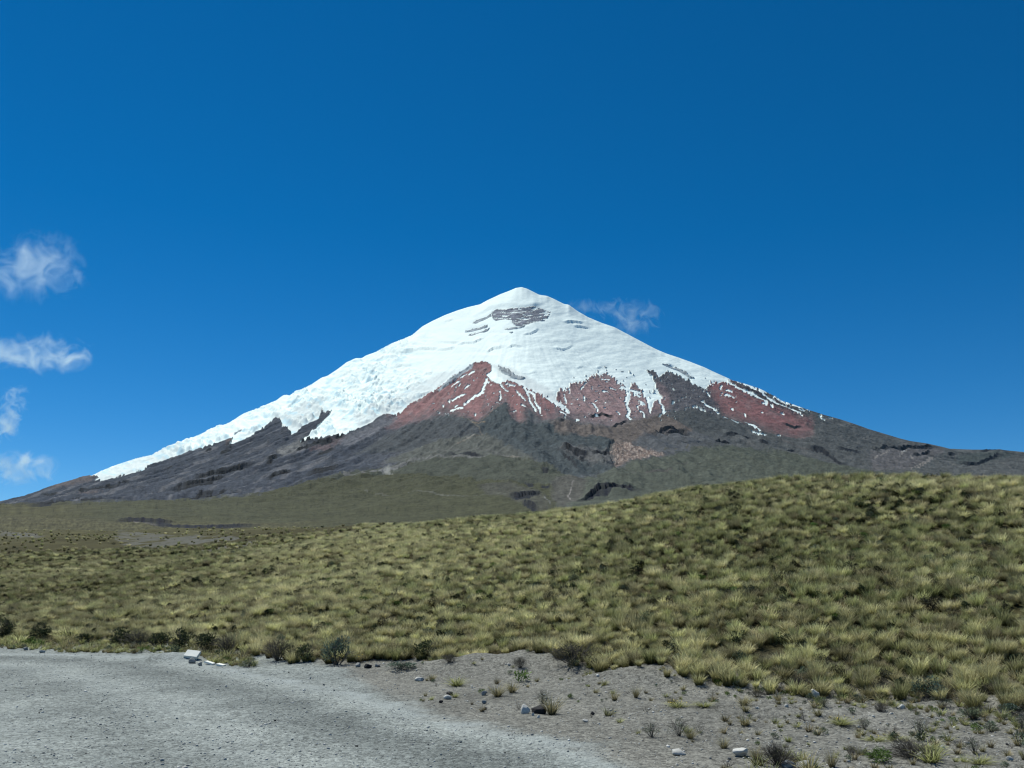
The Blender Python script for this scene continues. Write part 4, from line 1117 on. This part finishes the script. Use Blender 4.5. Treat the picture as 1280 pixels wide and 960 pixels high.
# ------------------------------------------------------------------ single shrubs and weeds, each with its stems and foliage
BUSH = {}
def bush_parts(kind, seed):
    key = (kind, seed % 3)
    if key not in BUSH:
        k = seed % 3
        if kind == 'dark': BUSH[key] = (stems_mesh('st', 16, M['twig'], 400 + k), leaf_cloud_mesh('lf', 900, M['dark_leaf'], 410 + k, .075, .45, .4, 1.0, 14))
        elif kind == 'blue': BUSH[key] = (stems_mesh('st', 16, M['twig'], 420 + k), leaf_cloud_mesh('lf', 900, M['blue_leaf'], 430 + k, .08, .32, .4, 1.0, 14))
        elif kind == 'brown': BUSH[key] = (stems_mesh('st', 46, M['twig'], 440 + k, .009, 3), leaf_cloud_mesh('lf', 420, M['brown_leaf'], 450 + k, .05, .4, .3, 1.0, 14))
        elif kind == 'grey': BUSH[key] = (stems_mesh('st', 18, M['twig'], 460 + k), leaf_cloud_mesh('lf', 800, M['grey_leaf'], 470 + k, .07, .35, .4, .8, 14))
        elif kind == 'lime': BUSH[key] = (stems_mesh('st', 14, M['twig'], 480 + k, .008), leaf_cloud_mesh('lf', 900, M['lime_leaf'], 490 + k, .09, .3, .3, .8, 14))
        elif kind == 'dead': BUSH[key] = (stems_mesh('st', 90, M['twig'], 500 + k, .009, 4, 1.25), None)
        elif kind == 'weed': BUSH[key] = (stems_mesh('st', 26, M['twig'], 520 + k, .008, 2, .7), leaf_cloud_mesh('lf', 260, M['grey_leaf'], 530 + k, .075, .25, .2, 1.0, 10))
        elif kind == 'tuft': BUSH[key] = (blades_mesh('bl', 130, 1.0, .6, .1, .022, M['dry'], 540 + k, (.08, 0), 4, .7, .5), None)
        elif kind == 'greentuft': BUSH[key] = (blades_mesh('bl', 150, 1.0, .85, .14, .024, M['green_straw'], 550 + k, (.08, 0), 4, .9, .5), None)
    return BUSH[key]

def plant(kind, u, v, wpx, hpx, label, cat='shrub', name='shrub', tint=.5, flowers=0, petal='petal'):
    x, y, z = drop_px(u, v)
    m = y / (FPX * CP)
    seed = int(u * 7 + v)
    e = bpy.data.objects.new(name, None); COL.objects.link(e)
    e.location = (x, y, z - .01); e.rotation_euler = (0, 0, random.uniform(0, 6.28)); e.empty_display_size = .2
    tag(e, label, cat)
    w, h = wpx * m, hpx * m
    st, lf = bush_parts(kind, seed)
    for src, nm in ((st, 'blades' if 'tuft' in kind else 'stems'), (lf, 'foliage')):
        if src is None: continue
        o = bpy.data.objects.new(nm, src.data); COL.objects.link(o); o.parent = e
        o.scale = (w, w, h); o['tint'] = tint
    if flowers:
        V, F = [], []
        g = np.random.default_rng(seed)
        for _ in range(flowers):
            c = np.array([g.normal(0, .22) * w, g.normal(0, .22) * w, h * g.uniform(.55, 1.05)]); r = .7 * m * g.uniform(.6, 1.3)
            n = np.array([g.normal(0, .4), -.5 + g.normal(0, .3), .8]); n /= np.linalg.norm(n)
            s_ = np.cross(n, [1, .2, .1]); s_ /= np.linalg.norm(s_); t_ = np.cross(n, s_)
            i = len(V); V.append(c + n * r * .35)
            for q in range(8):
                V.append(c + (s_ * math.cos(q * .785) + t_ * math.sin(q * .785)) * r * (1.0 if q % 2 else .7))
            F += [(i, i + 1 + q, i + 1 + (q + 1) % 8) for q in range(8)]
        o = mesh_obj('flower_heads', V, F, M[petal], e, smooth=False)
    return e

for a in [
    ('dark', 50, 801, 28, 27, 'round dark green shrub standing alone at the far left grass edge'),
    ('dark', 6, 799, 28, 28, 'dark shrub cut by the left edge of the picture'),
    ('dark', 105, 804, 24, 16, 'low dark shrub in the roadside row, first from the left'),
    ('dark', 150, 808, 32, 26, 'dark shrub in the roadside row, second from the left'),
    ('brown', 174, 809, 28, 28, 'brownish shrub in the roadside row, third from the left'),
    ('dark', 200, 811, 34, 27, 'dark shrub in the roadside row, behind the gravel heap'),
    ('dark', 226, 813, 30, 30, 'dark shrub directly behind the upright concrete slab'),
    ('dark', 258, 816, 32, 32, 'dark shrub just right of the upright concrete slab'),
    ('brown', 284, 818, 30, 26, 'brownish shrub behind the fallen concrete strip'),
    ('grey', 311, 834, 24, 12, 'pale grey green cushion shrub on the verge right of the concrete pieces'),
    ('brown', 348, 826, 40, 30, 'brown twiggy shrub at the grass edge left of the blue green shrub'),
    ('dark', 380, 827, 30, 24, 'dark low shrub touching the left side of the blue green shrub'),
    ('blue', 421, 831, 40, 42, 'tall blue green shrub at the grass edge by the road'),
    ('blue', 502, 837, 44, 12, 'wide low blue green shrub right of the three rocks'),
    ('dark', 530, 824, 38, 26, 'dark green shrub inside the grass above the wide low shrub'),
    ('brown', 562, 828, 22, 12, 'brown shrub behind the left end of the dirt mound'),
    ('brown', 716, 832, 50, 34, 'dark brown twiggy shrub in the grass above the right dirt mound'),
    ('brown', 650, 836, 18, 16, 'brown twiggy shrub behind the right flank of the big dirt mound'),
    ('blue', 1160, 872, 46, 30, 'dark blue green shrub at the foot of the slope on the right'),
    ('blue', 1160, 708, 18, 18, 'small blue green shrub high on the right slope'),
    ('dark', 1062, 722, 20, 24, 'dark shrub in the middle of the right slope'),
    ('dark', 764, 690, 14, 18, 'dark upright shrub near the middle of the grass slope'),
    ('dark', 644, 726, 12, 14, 'small dark shrub left of the middle of the slope'),
    ('brown', 1000, 864, 26, 20, 'brown shrub just behind the cream upright rock'),
    ('brown', 1060, 868, 26, 16, 'brown low shrub right of the cream upright rock'),
    ('brown', 1235, 868, 24, 18, 'brown shrub near the right end of the grass edge'),
]:
    plant(*a)
for a in [
    ('greentuft', 571, 858, 26, 14, 'green grass tuft on the front of the big dirt mound', 'grass tuft', 'grass_tuft'),
    ('tuft', 540, 851, 14, 9, 'small dry tuft left of the green tuft on the mound', 'grass tuft', 'grass_tuft'),
    ('tuft', 622, 871, 26, 16, 'dry yellowish grass tuft right of the stacked grey blocks', 'grass tuft', 'grass_tuft'),
    ('tuft', 640, 866, 22, 14, 'dry grass tuft on the right flank of the big dirt mound', 'grass tuft', 'grass_tuft'),
    ('weed', 678, 880, 26, 20, 'leafy weed standing above the black angular rock', 'weed', 'weed'),
    ('tuft', 690, 894, 32, 24, 'tall dry stemmed weed right of the black angular rock', 'weed', 'dry_weed'),
    ('lime', 713, 873, 9, 8, 'tiny fresh green plant on the slope of the right mound', 'weed', 'weed'),
    ('weed', 815, 922, 26, 22, 'leafy grey green weed above the stony patch, left of two', 'weed', 'weed'),
    ('weed', 849, 920, 26, 26, 'leafy grey green weed above the stony patch, right of two', 'weed', 'weed'),
    ('tuft', 863, 924, 18, 14, 'rusty dry tuft right of the two leafy weeds', 'grass tuft', 'grass_tuft'),
    ('tuft', 905, 936, 18, 16, 'dry brown tuft above the largest pale rock', 'grass tuft', 'grass_tuft'),
    ('tuft', 945, 950, 22, 18, 'dry brown tuft right of the largest pale rock', 'grass tuft', 'grass_tuft'),
    ('dead', 972, 956, 36, 30, 'grey dead twiggy weed at the bottom, left of the straw blades', 'weed', 'dead_weed'),
    ('tuft', 1040, 960, 20, 24, 'bright straw coloured blades at the bottom edge', 'grass tuft', 'grass_tuft'),
    ('brown', 1064, 944, 18, 14, 'small brown bush left of the fresh green mound', 'shrub', 'shrub'),
    ('lime', 1102, 954, 40, 24, 'fresh green leafy mound at the lower right', 'weed', 'weed'),
    ('dead', 1138, 947, 38, 26, 'dead black twiggy bush right of the fresh green mound', 'shrub', 'dead_shrub'),
    ('weed', 1150, 918, 28, 22, 'leafy weed above the dead black bush', 'weed', 'weed'),
    ('brown', 1100, 890, 22, 14, 'brown low bush in the middle of the right verge', 'shrub', 'shrub'),
    ('weed', 1080, 912, 22, 18, 'grey green weed left of the white flower patch on the right verge', 'weed', 'weed'),
    ('weed', 1180, 885, 26, 16, 'grey green weed under the dark blue green shrub', 'weed', 'weed'),
    ('grey', 1215, 900, 36, 20, 'grey green bushy weed on the right verge near the edge', 'weed', 'weed'),
    ('weed', 1218, 942, 26, 24, 'upright leafy weed low on the right verge', 'weed', 'weed'),
    ('blue', 1264, 892, 32, 16, 'blue green low weed cut by the right edge', 'weed', 'weed'),
    ('grey', 1238, 915, 24, 14, 'pale low weed between the right verge weeds', 'weed', 'weed'),
    ('greentuft', 1225, 955, 32, 12, 'low green tuft in the lower right corner', 'grass tuft', 'grass_tuft'),
    ('weed', 1030, 884, 22, 14, 'grey green weed in front of the cream upright rock', 'weed', 'weed'),
    ('greentuft', 880, 884, 24, 8, 'low green tuft right of the yellow flowers', 'grass tuft', 'grass_tuft'),
    ('tuft', 930, 882, 24, 12, 'dry tuft along the foot of the slope left of the white stone', 'grass tuft', 'grass_tuft'),
    ('tuft', 768, 876, 16, 12, 'thin dry tuft right of the small black stone', 'grass tuft', 'grass_tuft'),
    ('tuft', 795, 872, 14, 16, 'thin upright dry stalks on the right dirt mound', 'grass tuft', 'grass_tuft'),
    ('weed', 1190, 872, 20, 14, 'small weed at the right foot of the dark blue green shrub', 'weed', 'weed'),
    ('greentuft', 1160, 938, 36, 9, 'flat green patch of grass behind the dead black bush', 'grass tuft', 'grass_tuft'),
    ('greentuft', 1120, 925, 30, 7, 'flat brownish green patch above the fresh green mound', 'grass tuft', 'grass_tuft'),
    ('brown', 945, 872, 20, 12, 'brown bush at the foot of the slope above the dry tuft', 'shrub', 'shrub'),
]:
    plant(*a)
plant('greentuft', 848, 884, 26, 9, 'patch of yellow flowers under the right dirt mound', 'flowers', 'flowering_weed', .5, 16)
plant('greentuft', 1094, 926, 26, 6, 'short row of pale yellow flowers above the fresh green mound', 'flowers', 'flowering_weed', .5, 10)
plant('greentuft', 1052, 906, 32, 10, 'low weed with yellow flowers left of the grey green weed', 'flowers', 'flowering_weed', .5, 9)
plant('weed', 1278, 912, 24, 24, 'pale yellow flowering weed cut by the right edge', 'flowers', 'flowering_weed', .5, 14, 'white_petal')
plant('tuft', 448, 828, 14, 12, 'small yellow flower on a stalk right of the blue green shrub', 'flowers', 'flowering_weed', .5, 3)

# ------------------------------------------------------------------ sparse ground cover on the right verge
def verge_cover():
    g = np.random.default_rng(23)
    n = 13000
    y = 9 + 16 * g.random(n); x = y * g.uniform(-.12, .75, n)
    gs = grass_side(x, y)
    dn = fbm(x / 1.5, y / 1.5, 88, 3)
    right = sstep(.08, .42, x / y)
    k = (gs < .4) & ~in_poly(x - .5, y - .5, ROAD_POLY) & ~in_poly(x, y, ROAD_POLY) & (g.random(n) < (.06 + .9 * right ** 1.5 * np.clip(dn + .3, 0, 1)) * (.35 + .65 * sstep(-5, -.5, gs)))
    y2 = 26 + 18 * g.random(6000); x2 = -y2 * g.uniform(.28, .75, 6000); g2 = grass_side(x2, y2)
    k2 = (g2 < .5) & (g2 > -4.5) & (~in_poly(x2, y2 - .9, ROAD_POLY)) & (g.random(6000) < .75)
    x, y = np.r_[x[k], x2[k2]], np.r_[y[k], y2[k2]]; n = len(x)
    pieces = [blades_mesh('v', 60, 1.0, .8, .2, .05, M['dry'], 601, (0, 0), 3, .8, .4), blades_mesh('v', 60, 1.0, .9, .25, .05, M['green_straw'], 602, (0, 0), 3, .9, .4),
              leaf_cloud_mesh('v', 160, M['grey_leaf'], 603, .16, .4, .2, .6, 9), leaf_cloud_mesh('v', 160, M['lime_leaf'], 604, .16, .4, .2, .4, 9), stems_mesh('v', 14, M['twig'], 605, .012, 2, 1.1)]
    ix = np.where(x < -4, g.choice(5, n, p=[.3, .5, .12, .05, .03]), g.choice(5, n, p=[.34, .22, .2, .08, .16]))
    sz = np.exp(g.normal(-2.25, .4, n)) * np.where(x < -4, 1.7, 1.0)
    rot = np.c_[g.normal(0, .15, n), g.normal(0, .15, n), g.uniform(0, 6.28, n)]
    scatter('verge_ground_cover', np.c_[x, y, ground(x, y)], rot, sz, ix, np.clip(g.normal(.5, .2, n), 0, 1), pieces, 'sparse small weeds and dry wisps dotted over the verge', 'weeds')
    print('cover', n)
verge_cover()

# ------------------------------------------------------------------ clouds and the air
def cloud(u, v, y, wpx, hpx, dens, label, nscale=1.0, cat='cloud', name='cloud', thresh=.7, color=(.88, 1, 1), depth=None):
    import bmesh
    x, z = at_y(u, v, y)
    m = y / (FPX * CP)
    b = NB(name + '_vapour')
    co = b.node('ShaderNodeTexCoord').outputs['Object']
    ln = b.node('ShaderNodeVectorMath'); ln.operation = 'LENGTH'; b.link(co, ln.inputs[0])
    fall = b.math('SUBTRACT', 1.0, b.math('MULTIPLY', ln.outputs['Value'], ln.outputs['Value']))
    p = b.pos()
    n = b.noise(p, nscale * 1.4 / (wpx * m * .42), 7, .6, 1.0)
    d = b.math('ADD', b.math('MULTIPLY', b.math('SUBTRACT', n, .5), 6.0), b.math('SUBTRACT', b.math('MULTIPLY', fall, 1.15), thresh))
    d = b.math('MULTIPLY', b.math('MAXIMUM', d, 0.0), b.math('MINIMUM', b.math('MULTIPLY', b.math('MAXIMUM', fall, 0.0), 3.0), 1.0))
    vol = b.node('ShaderNodeVolumePrincipled')
    vol.inputs['Color'].default_value = (*color, 1); vol.inputs['Anisotropy'].default_value = .5
    b.link(b.math('MULTIPLY', d, dens / (hpx * m)), vol.inputs['Density'])
    b.link(vol.outputs[0], b.out.inputs['Volume'])
    bm = bmesh.new(); bmesh.ops.create_icosphere(bm, subdivisions=3, radius=1.0)
    me = bpy.data.meshes.new(name); bm.to_mesh(me); bm.free()
    me.materials.append(b.m)
    o = bpy.data.objects.new(name, me); COL.objects.link(o)
    o.location = (x, y, z); o.scale = (wpx * m / 2, (depth or max(wpx, hpx) * .6) * m / 2, hpx * m / 2)
    return tag(o, label, cat)
YC = 9600.0
cloud(40, 332, YC, 165, 112, 1.15, 'ragged wispy cloud, highest of those at the left edge', 1.5)
cloud(42, 440, YC, 170, 62, 1.6, 'flat puffy cloud at the left edge in the middle of the group', 1.6)
cloud(18, 500, YC, 46, 50, 1.6, 'smallest wisp at the left edge above the round cloud', 1.1)
cloud(6, 535, YC, 60, 56, 2.4, 'small rounded cloud at the left edge between wisp and lowest cloud', 1.0)
cloud(22, 585, YC, 130, 56, 1.7, 'lowest cloud at the left edge just above the mountain flank', 1.3)
cloud(788, 397, YC, 96, 60, .9, 'thin cloud drifting behind the right shoulder of the summit', 1.5)
cloud(726, 386, YC, 90, 30, .35, 'faint vapour streak right of the summit', 1.4)
cloud(486, 588, 2330, 26, 20, 1.2, 'small puff of dust rising from the distant track', 1.0, 'dust', 'dust_puff', .5, (.95, .92, .86))

def haze():
    import bmesh
    b = NB('thin_mountain_air')
    vol = b.node('ShaderNodeVolumePrincipled')
    vol.inputs['Color'].default_value = (.30, .66, 1.0, 1); vol.inputs['Density'].default_value = 4.5e-6
    vol.inputs['Anisotropy'].default_value = .1
    b.link(vol.outputs[0], b.out.inputs['Volume'])
    bm = bmesh.new(); bmesh.ops.create_cube(bm, size=1)
    for ve in bm.verts:
        ve.co = Vector((ve.co.x * 24000, (ve.co.y + .5) * 8300 - 400, -700 + (ve.co.z + .5) * 2800))
    me = bpy.data.meshes.new('haze'); bm.to_mesh(me); bm.free(); me.materials.append(b.m)
    o = bpy.data.objects.new('haze', me); COL.objects.link(o)
    tag(o, 'thin blue mountain air in front of the volcano', 'haze', kind='stuff')
haze()
